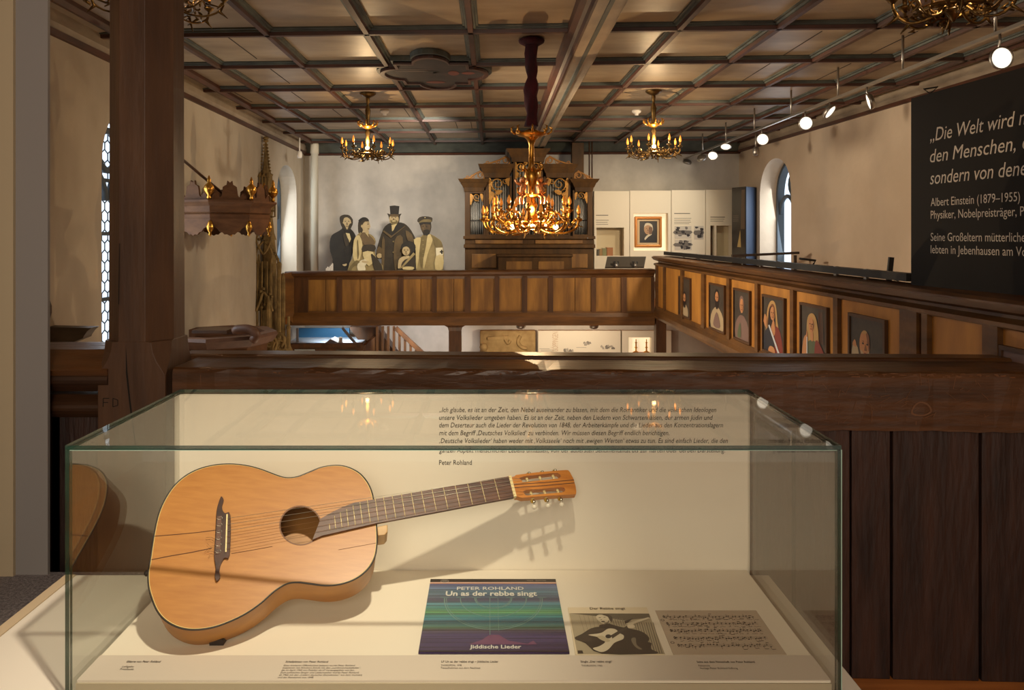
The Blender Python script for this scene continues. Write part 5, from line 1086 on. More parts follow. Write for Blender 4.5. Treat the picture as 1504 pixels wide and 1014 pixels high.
m.build('inscription', [mat('column_grey', (110, 98, 84), 0.6), mat('column_taupe', (104, 86, 66), 0.6), mat('column_sheet', (196, 172, 110), 0.6)], t)
t = thing('reading_desk', 'dark sloping reading desk with two metal holders on the organ gallery rail', 'reading desk', (P(918, 0, 10.1).x, 10.1, H(.44)))
p = lambda a, b, d: P(860 + a / 4.7, 260 + b / 4.7, d)
m = MB(); m.hexa([p(135, 622, 10.05), p(405, 620, 10.05), p(418, 550, 10.3), p(150, 550, 10.3)], [p(135, 622, 10.05) + Vector((0, .02, -.02)), p(405, 620, 10.05) + Vector((0, .02, -.02)), p(418, 550, 10.3) + Vector((0, .02, -.02)), p(150, 550, 10.3) + Vector((0, .02, -.02))]); m.build('board', mat('desk_slate', (84, 78, 70), 0.4), t)
for x in (210, 340):
    m = MB(); m.box(p(x - 18, 0, 10.06).x, p(x + 18, 0, 10.06).x, 10.03, 10.07, p(0, 600, 10.06).z, p(0, 582, 10.06).z, 1); m.tube([p(x, 590, 10.02), p(x + 6, 622, 9.98)], .02, 8, 0); m.build('holder', [M['steel'], M['black']], t)

# ------------------------------------------------------------------ pulpit on the left wall
CX, CY = -2.66, 7.15
zt, zb_ = P(0, 294, 6.75).z, P(0, 324, 6.75).z
t = thing('pulpit_canopy', 'carved octagonal wooden pulpit canopy with gilt finials on the left wall', 'pulpit canopy', (CX, CY, zb_ - .1))
a0 = radians(8); og = lambda r, z: [(CX + r * cos(a0 + i * pi / 4), CY + r * sin(a0 + i * pi / 4), z) for i in range(8)]
RR = .50
can = mat('canopy_walnut', (104, 70, 44), 0.65, spec=.2, c2=(82, 54, 34), scale=(6, 6, 14))
m = MB(); hh = zt - zb_
m.rings([og(RR * .90, zb_), og(RR * .93, zb_ + hh * .30), og(RR * .90, zb_ + hh * .36), og(RR * .94, zb_ + hh * .42), og(RR * .94, zb_ + hh * .70), og(RR * 1.0, zb_ + hh * .82), og(RR * 1.05, zb_ + hh * .90), og(RR * 1.05, zt)], smooth=False); m.build('tester', can, t)
for i in range(8):                                 # scalloped valance, crest board and finials on each side
    pa, pb = Vector(og(RR * .92, 0)[i]), Vector(og(RR * .92, 0)[(i + 1) % 8]); d = pb - pa; nn = Vector((d.y, -d.x, 0)).normalized()
    val = [(0, 0.02), (0, -.03)] + [(u, -.03 - .10 * sin(pi * (u - .06) / .88) - .010 * (k % 2)) for k, u in enumerate([.06 + .88 * j / 14 for j in range(15)])] + [(1, -.03), (1, .02)]
    MB().slab(val, [], lambda u, v: pa + d * u + Vector((0, 0, zb_ + v)), lambda u, v: pa + d * u - nn * .02 + Vector((0, 0, zb_ + v))).build('valance', can, t)
    crs = smooth_loop([(.05, 0), (.08, .05), (.18, .07), (.24, .03), (.30, .05), (.33, .13), (.42, .15), (.44, .19), (.50, .17), (.56, .19), (.58, .15), (.67, .13), (.70, .05), (.76, .03), (.82, .07), (.92, .05), (.95, 0)], 2, False)
    MB().slab(crs, [], lambda u, v: pa + d * u + nn * .01 + Vector((0, 0, zt + v * .95)), lambda u, v: pa + d * u - nn * .015 + Vector((0, 0, zt + v * .95))).build('crest_board', can, t)
    c = Vector(og(RR * .98, zt)[i]); MB().lathe([(.012, 0), (.022, .02), (.012, .04), (.042, .075), (.05, .10), (.04, .13), (.014, .155), (.018, .175), (.004, .22)], c, 12).build('finial', M['gold'], t)
    c = Vector(og(RR * .90, zb_)[i]); MB().lathe([(.012, 0), (.02, -.02), (.036, -.055), (.026, -.09), (.010, -.11), (.014, -.13), (.003, -.15)], c, 10).build('drop_finial', M['gold'], t)
MB().tube([(XL(5.85) + .02, 5.98, P(268, 190, 6.0).z), (XL(6) + .07, 6.02, P(268, 190, 6.0).z + .03), (CX + .1, CY - .15, zt + .05)], .013, 8).build('tie_rod', M['wood_dark'], t)
m = MB(); m.lathe([(.05, .0), (.05, .02), (.02, .05), (.015, .12)], (CX, CY, zt), 12); m.build('hub', can, t)
CX2, CY2 = -2.62, 7.0; zr = P(0, 496, 6.6).z
t = thing('pulpit', 'octagonal wooden pulpit with broad moulded rim below the carved canopy', 'pulpit', (CX2, CY2, zr - 1.1))
og2 = lambda r, z: [(CX2 + r * cos(a0 + i * pi / 4), CY2 + r * sin(a0 + i * pi / 4), z) for i in range(8)]
m = MB(); m.rings([og2(.30, zr - 1.1), og2(.44, zr - .85), og2(.44, zr - .12), og2(.50, zr - .08)], smooth=False); m.build('drum', can, t)
m = MB()
R = [og2(.49, zr - .10), og2(.52, zr - .06), og2(.54, zr - .03), og2(.53, zr), og2(.42, zr), og2(.42, zr - .1)]; R.append(R[0]); m.rings(R, cap=False, smooth=False); m.build('rim', mat('rim_walnut', (112, 76, 54), 0.5, c2=(88, 58, 40), scale=(6, 6, 12)), t)
for i in range(8):
    pa, pb = Vector(og2(.452, 0)[i]), Vector(og2(.452, 0)[(i + 1) % 8]); d = pb - pa
    MB().slab([(.15, zr - .75), (.85, zr - .75), (.85, zr - .2), (.15, zr - .2)], [], lambda u, z: pa + d * u + Vector((0, 0, z)), lambda u, z: (pa + d * u) * 1.0 + Vector((-(pa.x - CX2) * .03, -(pa.y - CY2) * .03, z))).build('drum_panel', can, t)
m = MB(); m.tube(smooth_loop([P(x, y, 6.62) for x, y in ((342, 487), (350, 484.5), (362, 484), (372, 487), (376, 494), (370, 502))], 4, False), [.03, .035, .04, .045, .045, .045, .045, .045, .045, .045, .045, .045, .045, .045, .045, .045, .045, .045, .045, .04, .03], 8); m.build('rim_scroll', MATS['rim_walnut'], t)
m = MB(); m.box(P(285, 0, 6.75).x, P(336, 0, 6.75).x, 6.7, 6.95, P(0, 489, 6.75).z, P(0, 484.5, 6.75).z); m.build('book_rest', M['wood_dark'], t)
t = thing('wooden_canopy', 'dark moulded wooden canopy board between grey partition and honeycomb window', 'canopy', (-2.72, 4.9, P(0, 518, 4.8).z))
m = MB(); yA = 4.8
pr_ = [(70, 480), (134, 482), (128, 487), (123, 494), (122, 497), (95, 508), (88, 518), (70, 518)]
m.slab([(P(a, b, yA).x, P(a, b, yA).z) for a, b in [(40, 480)] + pr_[1:-1] + [(40, 518)]], [], lambda x, z: (x, yA, z), lambda x, z: (x, yA + .1, z)); m.build('cornice', mat('canopy_grey_brown', (92, 78, 60), 0.5, c2=(72, 60, 46), scale=(4, 12, 12)), t)
m = MB(); m.ball(P(69, 455, 4.8), .045, 10, 0, (.5, 1, 1.6)); m.tube([P(69, 466, 4.8), P(69, 481, 4.8)], .012, 6); m.build('turned_knob', M['wood_dark'], t)

# ------------------------------------------------------------------ sandstone tabernacle tower
YT = 9.4
tz = lambda a, b, d=0.0: P(250 + a / 2.895, 180 + b / 2.895, YT) + Vector((0, d, 0))
t = thing('tabernacle_tower', 'tall pinnacled sandstone gothic tabernacle tower against the left wall', 'tower', (tz(410, 0).x, YT + .15, P(0, 520, YT).z))
def shaft(m, rows, n=6, dy=.15, mi=0, sm=False, tw=0.0):
    """stack of polygons from crop rows (centre x, row y, half width)"""
    R = []
    for cx, y, hw in rows:
        c = tz(cx, y, dy); r = hw / 2.895 * YT / F
        R.append([(c.x + r * cos(tw + 2 * pi * i / n), c.y + r * sin(tw + 2 * pi * i / n), c.z) for i in range(n)])
    m.rings(R, mi, smooth=sm)
m = MB(); shaft(m, [(393, 215, 22), (393, 190, 15), (392, 130, 9), (391, 80, 5), (391, 66, 4)]); m.ball(tz(391, 60, .15), .035, 8, 0, (1.2, 1.2, .7)); m.ball(tz(391, 72, .15), .03, 8, 0, (1.3, 1.3, .6))
for i in range(9):
    for s in (-1, 1): m.ball(tz(392 + s * (7 + i * 1.7), 90 + i * 14, .13), .014, 6)
m.build('spire', M['sandstone'], t)
m = MB(); shaft(m, [(398, 340, 30), (398, 325, 26), (397, 225, 22), (397, 218, 26), (397, 214, 22)])
for dx in (-20, -7, 7, 20): m.tube([tz(398 + dx, 330, .0), tz(397 + dx * .9, 226, .0)], .012, 6)
for dx in (-18, 0, 18): m.hexa([tz(397 + dx - 7, 232, -.02), tz(397 + dx + 7, 232, -.02), tz(397 + dx, 205, .05)], [tz(397 + dx - 7, 232, .06), tz(397 + dx + 7, 232, .06), tz(397 + dx, 205, .06)])
m.build('upper_stage', M['sandstone'], t)
m = MB(); shaft(m, [(405, 500, 32), (404, 470, 24), (400, 400, 20), (399, 345, 30)])
for s in (-1, 1):                                  # pierced ogee tracery
    m.tube(smooth_loop([tz(405 + s * 2, 505, -.06), tz(405 + s * 24, 530, -.06), tz(405 + s * 34, 560, -.06), tz(405 + s * 30, 600, -.06)], 4, False), .014, 6)
    m.tube(smooth_loop([tz(405, 560, -.08), tz(405 + s * 18, 535, -.08), tz(405 + s * 30, 500, -.08), tz(405 + s * 22, 470, -.06), tz(402 + s * 6, 440, -.06)], 4, False), .013, 6)
    m.tube([tz(405 + s * 15 + 15 * cos(q), 445 + 15 * sin(q), -.05) for q in [i * pi / 5 for i in range(10)]], .010, 5, closed=True)
    m.tube([tz(405 + s * 16 + 12 * cos(q), 415 + 12 * sin(q), -.04) for q in [i * pi / 5 for i in range(10)]], .010, 5, closed=True)
for i in range(7): m.ball(tz(380 + (i % 2) * 50, 395 + i * 17, -.02), .022, 6)
m.build('tracery', M['sandstone'], t)
m = MB(); m.tube([tz(422, 350, .05), tz(440, 350, .05), tz(440, 400, .05), tz(422, 402, .05)], .012, 6); m.tube([tz(422, 376, .05), tz(440, 376, .05)], .01, 6); m.build('bracket', M['sandstone'], t)
m = MB(); shaft(m, [(408, 905, 40), (408, 800, 38), (408, 796, 34), (406, 560, 30), (406, 500, 24)])
for dx in (-30, -10, 14, 30): m.tube([tz(406 + dx, 900, -.07), tz(406 + dx * .9, 590, -.06)], .013, 6)
for dx in (-20, 2, 22): m.slab([(tz(406 + dx - 7, 0).x, tz(0, 785).z), (tz(406 + dx + 7, 0).x, tz(0, 785).z), (tz(406 + dx + 7, 0).x, tz(0, 640).z), (tz(406 + dx, 0).x, tz(0, 615).z), (tz(406 + dx - 7, 0).x, tz(0, 640).z)], [], lambda x, z: (x, YT - .01, z), lambda x, z: (x, YT + .03, z))
m.tube(smooth_loop([tz(375, 800, -.1), tz(392, 760, -.1), tz(408, 720, -.1), tz(430, 755, -.1), tz(446, 800, -.1)], 4, False), .016, 6)
for i in range(8): m.ball(tz(392 + rr.uniform(0, 50), 705 + i * 11, -.09), .022, 6)
m.build('main_stage', M['sandstone'], t)
m = MB(); shaft(m, [(378, 800, 8), (378, 600, 7), (376, 560, 3)], 6, .0); shaft(m, [(463, 930, 10), (463, 640, 9), (463, 600, 11), (463, 592, 3)], 6, .0); shaft(m, [(480, 930, 9), (479, 660, 8), (478, 640, 3)], 6, .02); shaft(m, [(430, 900, 10), (430, 790, 9), (430, 735, 3)], 6, -.12); shaft(m, [(503, 960, 9), (503, 880, 8), (503, 872, 11), (503, 866, 7), (503, 825, 6)], 6, .0)
m.tube(smooth_loop([tz(428, 540, .0), tz(442, 548, .0), (tz(456, 580, .0)), tz(463, 605, .0)], 4, False), .016, 6)
for i in range(5): m.ball(tz(432 + i * 7, 538 + i * 11, -.01), .018, 6)
m.build('pinnacle', M['sandstone'], t)
m = MB(); shaft(m, [(430, 990, 84), (430, 960, 70), (425, 900, 46)], 8)
for cx, cy, s in ((395, 925, 1), (440, 930, -1), (485, 945, 1), (470, 915, -1)):
    m.tube([tz(a, b, -.16) for a, b in spiral(cx, cy, 34, 6, 2.2 if s > 0 else 1, 1.3 * s)], [.022 - .012 * i / 28 for i in range(29)], 6)
for k in range(3): m.tube(smooth_loop([tz(350 + k * 12, 975, -.15), tz(385 + k * 10, 930 - k * 8, -.15), tz(430, 905 + k * 14, -.15), tz(490 - k * 10, 935, -.15), tz(512 - k * 8, 975, -.15)], 4, False), .014, 6)
m.build('foot', M['sandstone'], t)

tag(centre(MB().lathe([(.058, H(1.10)), (.058, P(0, 226, 11.55).z), (.066, P(0, 226, 11.55).z), (.066, P(0, 212, 11.55).z), (.05, P(0, 208, 11.55).z)], (P(462, 0, 11.55).x, 11.55, 0), 16).build('drain_pipe', mat('pipe_cream', (206, 196, 172), 0.5))), 'cream vertical pipe in the far left corner behind the gallery', 'pipe')
m = MB(); 
for i in range(6): m.box(P(479 + i * 1.8, 0, 10.9).x, P(480.2 + i * 1.8, 0, 10.9).x, 10.88, 10.91, H(1.1), P(0, 396 - (2, 4, 3, 5, 7, 9)[i], 10.9).z)
tag(centre(m.build('white_paling', M['white_wall'])), 'small white pointed screen just left of the photo cut-outs', 'screen')

# ------------------------------------------------------------------ chandeliers
def chandelier(name, label, x, y, ztop, zring, R, arms, big=False):
    """rose on the ceiling, turned stem, ring of scrolled arms with candle bulbs; heights measured from the ring"""
    met = M['gold'] if big else M['brass_dk']; hT = ztop - zring
    r = thing('chandelier', label, 'chandelier', (x, y, zring), None if big else 'small brass chandeliers'); c = Vector((x, y, zring))
    m = MB()
    if big:
        m.lathe([(.005, -.02), (.04, 0), (.06, .05), (.035, .12), (.05, .16), (.03, .2), (.028, .3), (.06, .36), (.05, .42), (.022, .46), (.02, .62), (.035, .66), (.07, .69), (.085, .71), (.03, .74)], c, 16)
    else:
        kq = min(1.0, hT / .62)
        m.lathe([(q0, q1 * kq if q1 > 0 and q1 < .55 else q1) for q0, q1 in [(.004, -.06), (.03, -.02), (.035, .04), (.02, .07), (.028, .15), (.016, .18), (.03, .22), (.02, .26), (.014, .30), (.024, .4), (.03, .46), (.012, .52), (.016, hT - .1), (.022, hT - .06), (.014, hT - .03)]], c, 12)
    m.build('stem', M['gold'] if big else met, r)
    if big:
        m = MB(); rr = random.Random(2); R_ = []
        for i in range(15):
            h = .76 + (hT - .78) * i / 14; w = (.055, .045, .04, .05, .055, .052, .058, .05, .034, .046, .05, .048, .05, .048, .05)[i] * .95
            R_.append([c + Vector((w * (1 + .16 * sin(q * 5 + i)) * cos(2 * pi * q / 16) , w * (1 + .16 * sin(q * 5 + i)) * sin(2 * pi * q / 16), h)) for q in range(16)])
        m.rings(R_); m.lathe([(.06, hT - .05), (.095, hT - .03), (.10, hT - .012), (.08, hT)], c, 16); m.build('velvet_sleeve', M['velvet'], r)
    else:
        m = MB(); m.lathe([(.02, hT - .05), (.06, hT - .03), (.085, hT - .01), (.085, hT)], c, 14); m.build('ceiling_rose', met, r)
    m = MB()                                        # crown dishes with little leaves
    for h, q in (((.70, .12), (.24, .075), (.42, .05)) if big else ((min(.29, hT * .5), .07),)):
        m.lathe([(q * .3, h - .03), (q, h), (q * 1.02, h + .008), (q * .3, h - .015)], c, 16)
        for i in range(8):
            a = 2 * pi * i / 8; p0 = c + Vector((q * cos(a), q * sin(a), h)); dd = Vector((cos(a), sin(a), 0))
            m.tube([p0, p0 + dd * .03 + Vector((0, 0, .02)), p0 + dd * .035 + Vector((0, 0, .05)), p0 + dd * .015 + Vector((0, 0, .06))], [.008, .009, .007, .003], 5)
    m.build('crown', M['gold'], r)
    m = MB(); m.tube([c + Vector((R * .55 * cos(a), R * .55 * sin(a), -.01)) for a in [2 * pi * i / 32 for i in range(32)]], .012, 6, closed=True)
    rr = random.Random(4)
    for i in range(70 if big else 44):              # leafwork
        a = rr.uniform(0, 2 * pi); q = R * rr.uniform(.25, .95); h = rr.uniform(-.05, .09 if big else .03); p0 = c + Vector((q * cos(a), q * sin(a), h)); k = R * .09
        m.tube([p0, p0 + Vector((rr.uniform(-k, k), rr.uniform(-k, k), rr.uniform(-k, k))), p0 + Vector((rr.uniform(-k, k), rr.uniform(-k, k), rr.uniform(-k, k))) * 1.6], [.004, .011 if big else .009, .003], 4)
    m.build('leafwork', M['gold'] if big else met, r)
    for i in range(arms):
        a = 2 * pi * (i + .5) / arms; dd = Vector((cos(a), sin(a), 0)); q = 1.0 if i % 2 == 0 or not big else .78; up = 0 if i % 2 == 0 or not big else .07
        pts = smooth_loop([c + dd * (R * .1) + Vector((0, 0, .03)), c + dd * (R * .35) + Vector((0, 0, -.035 + up)), c + dd * (R * .7 * q) + Vector((0, 0, -.05 + up)), c + dd * (R * .95 * q) + Vector((0, 0, -.01 + up)), c + dd * (R * q) + Vector((0, 0, .05 + up))], 3, False)
        m = MB(); m.tube(pts, .008 if big else .006, 5)
        cc = c + dd * (R * .62 * q) + Vector((0, 0, .0 + up)); s3 = Vector((0, 0, 1))
        m.tube([cc + dd * (.045 * cos(k) * (1 - k / 9)) * (R / .4) + s3 * (.045 * sin(k) * (1 - k / 9)) for k in [j * .6 for j in range(10)]], .006, 4)
        tip = pts[-1]; tip = Vector(tip)
        m.lathe([(.004, -.02), (.024, 0), (.028, .008), (.012, .01)], tip, 10); m.tube([tip + Vector((0, 0, .005)), tip + Vector((0, 0, .045))], .009, 8)
        if not big: m.tube([tip - Vector((0, 0, .03)), tip - dd * .02 - Vector((0, 0, .07)), tip + dd * .02 - Vector((0, 0, .10))], [.005, .011, .002], 5)
        ar = m.build('arm', met, r)
        b = MB(); b.lathe([(.006, .045), (.012, .06), (.011, .08), (.002, .115)] if not big else [(.007, .045), (.015, .062), (.013, .08), (.002, .11)], tip, 8)
        b.build('candle_bulb', M['flame'] if not big else mat('candle_dim', (226, 150, 64), 0.35, emit=(255, 150, 50), estr=.22), ar)
    b = MB(); b.ball(c + Vector((0, -.02 if not big else -.14, .06 if not big else -.005)), .022, 10); b.build('bulb', M['bulb'], r)
    if big:
        for k in (-.15, -.09, .10, .17): MB().ball(c + Vector((k, -.16, -.005)), .02, 8).build('bulb', M['bulb'], r)
    if big:                                         # little gilded putti round the stem
        for i in range(4):
            a = pi / 4 + i * pi / 2; p0 = c + Vector((.085 * cos(a), .085 * sin(a), .30)); q0 = Vector((cos(a), sin(a), 0)); s0 = Vector((-sin(a), cos(a), 0)); u0 = Vector((0, 0, 1))
            m = MB(); m.tube([p0 - u0 * .07, p0 - u0 * .03 + q0 * .012, p0 + u0 * .01, p0 + u0 * .03], [.014, .024, .022, .012], 8); m.ball(p0 + u0 * .055 + q0 * .008, .022, 10)
            for s1 in (-1, 1): m.tube([p0 + u0 * .02 + s0 * s1 * .02, p0 + u0 * .03 + s0 * s1 * .05 + q0 * .02, p0 + u0 * .06 + s0 * s1 * .06 + q0 * .03], [.010, .009, .006], 6); m.tube([p0 - u0 * .06 + s0 * s1 * .01, p0 - u0 * .08 + s0 * s1 * .02 + q0 * .04, p0 - u0 * .13 + s0 * s1 * .02 + q0 * .03], [.014, .012, .007], 6)
            m.build('putto', mat('putto_gilt', (206, 140, 84), 0.45, metal=.5), r)
    lamp('POINT', (x, y - .05, zring + .13), 22 if big else (13 if y > 4 else 6), (1.0, .70, .38), size=0, name='chandelier_glow')
    return r
zc_big = P(0, 333, 5.56).z
chandelier('chandelier', 'large gilded chandelier hanging from a crimson velvet sleeve in front of the organ', .288, 5.56, ZC, zc_big, .37, 24, True)
zs = EYE + 1.5 - .64
chandelier('chandelier', 'small brass chandelier hanging over the nave above the top-hatted cut-out', -1.32, 7.68, ZC, zs, .27, 8)
chandelier('chandelier', 'small brass chandelier hanging right of the organ over the side gallery corner', 1.65, 7.55, ZC, zs, .27, 8)
chandelier('chandelier', 'brass chandelier cut by the top edge, half behind the timber post', -1.734, 3.75, ZC, EYE + 1.2, .33, 9)
chandelier('chandelier', 'brass chandelier cut by the top right corner above the black panel', 1.79, 2.85, ZC, EYE + .895, .21, 8)

# ------------------------------------------------------------------ track lighting over the side gallery
XK, ZK = 3.06, EYE + 1.2
tr = thing('light_track', 'long thin ceiling-hung light track over the right gallery', 'light track', (XK, 7.0, ZK))
MB().bar((XK, 2.4, ZK + .03), (XK - .02, 11.7, ZK + .03), .028, .022).build('rail', M['steel'], tr)
for px in (1462, 1326, 1231, 1162, 1108, 1066, 1032, 1006):
    y = XK * F / (px - 725); MB().tube([(XK, y, ZK + .03), (XK, y, ZC)], .010, 8).build('hanger_rod', M['steel'], tr)
names_ = ['nearest round spotlight glowing white above the black panel', 'edge-on spotlight hanging third along the ceiling track, left of the black panel', 'tilted oval spotlight second from the panel on the ceiling track', 'round white spotlight midway along the right ceiling track', 'oval glowing spotlight just above the right pointed window', 'flat tilted spotlight right of the small brass chandelier', 'small glowing spotlight near the far end of the track', 'dark-backed spotlight second from the far end of the track', 'farthest dark-backed spotlight at the end of the ceiling track']
dat = [(1472, 85, (0, -1, -.05)), (1275, 150, (-.80, .30, -.25)), (1220, 165, (.55, -.5, -.6)), (1184, 181, (-.05, -1, -.1)), (1120, 205, (-.55, -.85, -.3)), (1066, 216, (-.2, -.5, -.85)), (1047, 229, (-.35, -.75, -.6)), (1031, 233, (.5, .6, -.7)), (1009, 239, (-.1, .5, -.9))]
for lb, (px, py, d) in zip(names_, dat):
    y = XK * F / (px - 725); c = P(px, py, y); d = Vector(d).normalized()
    r = thing('track_spotlight', lb, 'spotlight', (XK, y, ZK), 'spotlights on the ceiling track')
    MB().lathe([(.02, -.045), (.055, -.04), (.068, -.02), (.07, 0), (.062, 0), (.060, -.01)], c, 20, 0, d).build('housing', M['steel'], r)
    MB().lathe([(.0615, -.008), (.06, -.003), (.001, -.002)], c, 20, 0, d).build('lamp_face', M['lamp_face'], r)
    MB().tube([Vector((XK, y + .02, ZK + .02)), Vector((XK, y + .02, ZK - .02)), c - d * .04], .008, 6).build('arm', M['steel'], r)
for (px, py, y, lb) in ((1110, 222, 8.9, 'small grey sensor hanging from the ceiling above the right pointed window'), (440, 227, 10.5, 'small white camera hanging under the far left cornice')):
    c = P(px, py, y); m = MB(); m.tube([c, (c.x, c.y, c.z + .24)], .011, 6); m.lathe([(.03, -.05), (.038, -.02), (.036, .03), (.02, .05)], c, 12); tag(centre(m.build('ceiling_sensor', M['steel'] if px > 800 else M['white_wall'])), lb, 'sensor')
for px, py, lb in ((565, 162, 'round white smoke detector on the ceiling right of the left small chandelier'), (935, 162, 'round white smoke detector on the ceiling left of the right small chandelier')):
    y = 1.5 * F / (347 - py); m = MB(); m.lathe([(.055, 0), (.055, -.02), (.04, -.035), (.022, -.04), (.022, -.06), (.002, -.062)], (P(px, py, y).x, y, ZC), 16); tag(centre(m.build('smoke_detector', M['white_wall'])), lb, 'smoke detector')

# ------------------------------------------------------------------ below the far gallery
YB = 11.6
bz = lambda a, b, d=YB: P(420 + a / 2.6857, 460 + b / 2.6857, d)
t = thing('relief_stone', 'weathered tan stone relief slab on the wall under the organ gallery', 'stone relief', (bz(875, 0).x, YB + .1, ZN))
m = MB(); R = []; a, b = bz(765, 0), bz(985, 0); zt_ = bz(0, 70).z
m.box(a.x, b.x, YB + .02, YB + .16, ZN, zt_); m.build('slab', mat('relief_sandstone', (178, 148, 96), 0.85, c2=(140, 112, 68), scale=(5, 5, 5), bump=.5, bscale=(11, 11, 11)), t, bevel=.02)
m = MB(); m.bar(bz(795, 100, YB + .01), bz(880, 96, YB + .01), .04, .05); m.bar(bz(797, 98, YB + .01), bz(797, 130, YB + .01), .04, .04); m.tube(smooth_loop([bz(925, 90, YB + .01), bz(915, 115, YB + .01), bz(930, 135, YB + .01), bz(950, 140, YB + .01)], 4, False), .03, 6); m.tube(smooth_loop([bz(860, 95, YB + .01), bz(875, 120, YB + .01), bz(885, 108, YB + .01)], 4, False), .025, 6); m.ball(bz(780, 135, YB + .02), .07, 8); m.build('carving', MATS['relief_sandstone'], t)
for xx in (855, 790, 910): m = MB()
t = thing('exhibition_wall', 'white wall panels with town drawings and upright heading under the gallery', 'exhibit wall', (bz(1210, 0).x, YB, ZN))
for a, b in ((995, 1320), (1326, 1520)):
    f = lambda x, z: (x, YB, z); p0, p1 = bz(a, 0), bz(b, 0)
    hl_ = [] if a < 1000 else [[(bz(1352, 0).x, bz(0, 165).z), (bz(1442, 0).x, bz(0, 165).z), (bz(1442, 0).x, bz(0, 96).z), (bz(1352, 0).x, bz(0, 96).z)]]
    MB().slab([(p0.x, ZN), (p1.x, ZN), (p1.x, bz(0, 70).z), (p0.x, bz(0, 70).z)], hl_, f, lambda x, z: (x, YB + .12, z)).build('panel', M['exh_white'], t)
p0, p1 = bz(1352, 166), bz(1442, 95); MB().box(p0.x, p1.x, YB + .11, YB + .12, p0.z, p1.z).build('glowing_niche_back', MATS['glowing_niche_back'], t)  # lower niche brightened by the same glowing board
m = MB(); o = bz(1073, 152); m.text('GÖPPINGEN', o - Vector((0, .004, 0)), (0, 0, 1), (-1, 0, 0), .13, (bz(0, 74).z - o.z)); m.build('heading', mat('heading_pink_grey', (200, 172, 140), 0.7), t)
m = MB(); rr = random.Random(8)
for cx, cy, w in ((1118, 146, 24), (1193, 118, 20), (1270, 134, 30)):
    for i in range(12):
        x = cx + rr.uniform(-w, w * .5); y = cy + rr.uniform(-6, 6); ww = rr.uniform(4, 14); h = rr.uniform(3, 8)
        q = [(bz(x, y + h).x, bz(x, y + h).z), (bz(x + ww, y + h).x, bz(x, y + h).z), (bz(x + ww, y).x, bz(x, y).z), (bz(x + ww / 2, y - 4).x, bz(x, y - 4).z), (bz(x, y).x, bz(x, y).z)]
        m.slab(q, [], lambda u, v: (u, YB - .002 - i * .0003, v), None, i % 2)
for x, y, w in ((1005, 145, 60), (1005, 150, 50), (1145, 135, 40), (1000, 140, 40)): p0, p1 = bz(x, y), bz(x + w, y + 2); m.face([(p0.x, YB - .002, p1.z), (p1.x, YB - .002, p1.z), (p1.x, YB - .002, p0.z), (p0.x, YB - .002, p0.z)], 1)
m.build('town_drawing', [mat('drawing_grey', (128, 120, 108), 0.7), mat('drawing_pale', (172, 162, 146), 0.7)], t)
for x, lb in ((1381, 'left of two brass candlesticks in the small lit niche under the gallery'), (1422, 'right of two brass candlesticks in the small lit niche under the gallery')):
    c = bz(x, 157, YB + .05); k = bz(x, 104, YB + .05).z - c.z
    tag(centre(MB().lathe([(.05, 0), (.05, .015), (.015, .03), (.012, k * .35), (.028, k * .4), (.012, k * .45), (.012, k * .75), (.03, k * .78), (.008, k * .8), (.008, k), (.002, k * 1.02)], c, 12).build('candlestick', M['gold'])), lb, 'candlestick', 'candlesticks in the niche')
tag(centre(MB().box(bz(1372, 0, YB).x, bz(1430, 0, YB).x, YB - .06, YB + .09, bz(0, 172).z, bz(0, 157).z).build('red_box', mat('niche_red', (150, 50, 30), 0.6))), 'dark red box carrying the two candlesticks under the gallery', 'box')
for x, lb in ((927, 'left of two grey ceiling spots under the organ gallery'), (1215, 'right of two grey ceiling spots under the organ gallery')):
    c = bz(x, 52, 10.7); r = thing('ceiling_spot', lb, 'spotlight', (c.x, c.y, H(1.22)), 'spots under the organ gallery')
    MB().lathe([(.02, -.06), (.065, -.05), (.07, 0), (.06, .003), (.002, .003)], c, 16, 0, (.1, .5, -.8)).build('housing', M['steel'], r); MB().tube([c, (c.x, c.y, H(1.22))], .02, 8).build('stalk', M['steel'], r)
    lamp('SPOT', (c.x, c.y, c.z - .08), 22, (1, .86, .66), (c.x + .2, YB + .3, c.z - .75), .05, 130, .6, 'under_gallery_spot')
lamp('SPOT', (-2.3, 10.9, H(1.24)), 26, (.80, .90, 1.0), (-2.4, 11.3, H(1.9)), .05, 125, .6, 'showcase_fill')  # unseen cool fill added to brighten the blue showcase
lamp('SPOT', (-1.1, 10.6, H(1.3)), 45, (.92, .93, .95), (-1.5, 11.8, H(1.9)), .05, 120, .6, 'showcase_fill')  # second added fill, lifting the dark wall under the gallery
# staircase with balusters
t = thing('stair_railing', 'dark sloping stair handrail with square balusters under the gallery', 'stair railing', (bz(480, 0, 11.0).x, 11.0, ZN))
pa, pb = bz(432, 58, 11.0), bz(560, 178, 11.0); MB().bar(pa, pb, .07, .06).build('handrail', M['stile'], t)
for i in range(9):
    x = 360 + i * 22; p_ = bz(x, 0, 11.0); zt_ = pa.z - (pa.z - pb.z) * (p_.x - pa.x) / (pb.x - pa.x) if x > 432 else bz(0, 52, 11).z
    MB().bar((p_.x, 11.0, ZN), (p_.x, 11.0, zt_), .035, .035, (0, 1, 0)).build('baluster', M['stile'], t)
m = MB(); m.hexa([bz(250, 55, 11.2), bz(360, 55, 11.2), bz(440, 170, 11.2), bz(300, 130, 11.2)], [v + Vector((0, .3, 0)) for v in (bz(250, 55, 11.2), bz(360, 55, 11.2), bz(440, 170, 11.2), bz(300, 130, 11.2))]); m.build('stair_string', M['stile'], t)
t = thing('glass_showcase', 'low white showcase with blue back and folded paper under the gallery', 'showcase', (bz(160, 0, 10.9).x, 10.9, ZN))
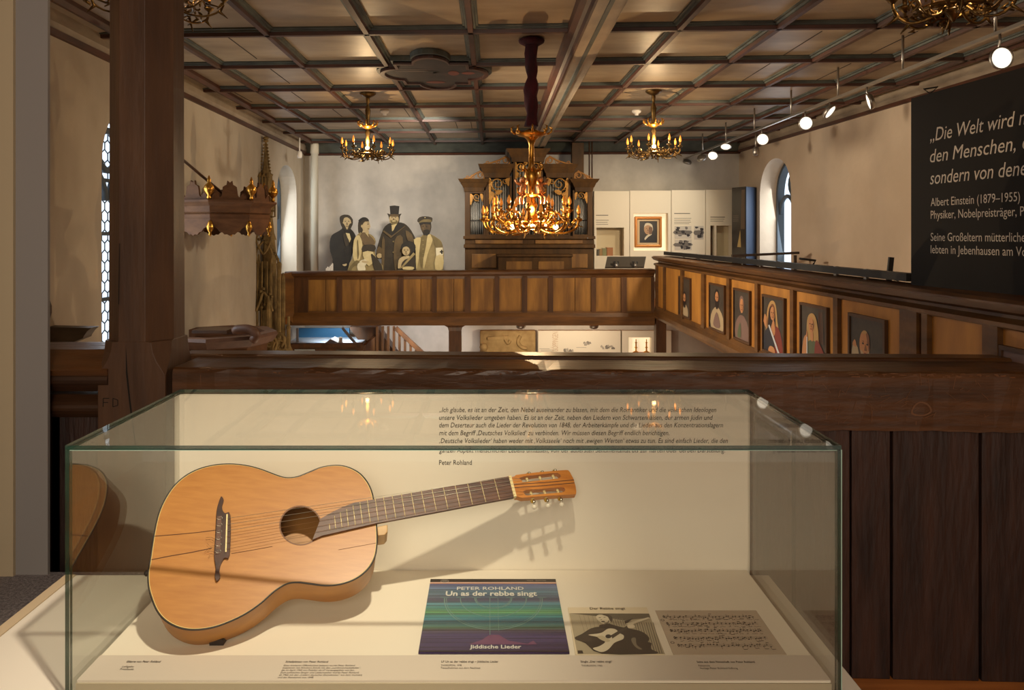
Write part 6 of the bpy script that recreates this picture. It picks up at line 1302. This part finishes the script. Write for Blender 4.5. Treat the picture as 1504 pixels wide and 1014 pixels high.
q = lambda pts, d0, d1: MB().slab([(bz(a, b, d0).x, bz(a, b, d0).z) for a, b in pts], [], lambda x, z: (x, d0, z), lambda x, z: (x, d1, z))
q([(48, 60), (250, 60), (250, 100), (48, 100)], 11.45, 11.5).build('blue_back', mat('showcase_blue', (44, 92, 124), 0.5), t)
m = MB(); m.box(bz(-40, 0, 10.9).x, bz(300, 0, 10.9).x, 10.6, 11.5, ZN, bz(0, 128, 10.6).z); m.build('base', mat('showcase_white', (176, 188, 196), 0.6), t)
m = MB(); m.hexa([bz(140, 128, 10.75), bz(175, 103, 10.75), bz(225, 126, 10.75)], [v + Vector((0, .3, 0)) for v in (bz(140, 128, 10.75), bz(175, 103, 10.75), bz(225, 126, 10.75))]); m.build('folded_paper', mat('paper_grey', (150, 146, 140), 0.7), t)
m = MB(); m.lathe([(.05, 0), (.03, .03), (.028, .09), (.002, .1)], bz(215, 120, 10.8), 10); m.build('white_cup', M['white_wall'], t)
for a, b, c, d in ((45, 60, 45, 128), (222, 58, 278, 125)): MB().bar(bz(a, b, 10.7), bz(c, d, 10.7), .035, .03, (0, 1, 0)).build('frame_bar', MATS['showcase_white'], t)
t = thing('pew_bench', 'dark wooden pew front with small pierced holes under the gallery', 'pew', (bz(160, 0, 10.4).x, 10.4, ZN))
m = MB(); m.box(bz(-20, 0, 10.4).x, bz(300, 0, 10.4).x, 10.38, 10.46, ZN, bz(0, 128, 10.4).z); m.bar(bz(-20, 128, 10.4), bz(302, 126, 10.4), .10, .05); m.build('front', M['stile'], t)
m = MB()
for i in range(16):
    for k in range(2): m.lathe([(.012, 0), (.0005, .002)], bz(36 + i * 5 + k * 2.5, 146 + k * 5, 10.375), 8, 0, (0, -1, 0))
for i in range(16):
    for k in range(2): m.lathe([(.012, 0), (.0005, .002)], bz(200 + i * 5 + k * 2.5, 146 + k * 5, 10.375), 8, 1, (0, -1, 0))
m.build('pierced_holes', [mat('hole_light', (180, 186, 186), 0.7), mat('hole_dim', (86, 76, 62), 0.7)], t)
m = MB(); m.hexa([bz(300, 128, 10.45), bz(358, 80, 11.2), bz(358, 170, 11.2), bz(300, 180, 10.45)], [v + Vector((.04, .02, 0)) for v in (bz(300, 128, 10.45), bz(358, 80, 11.2), bz(358, 170, 11.2), bz(300, 180, 10.45))]); m.build('end_panel', M['stile'], t)
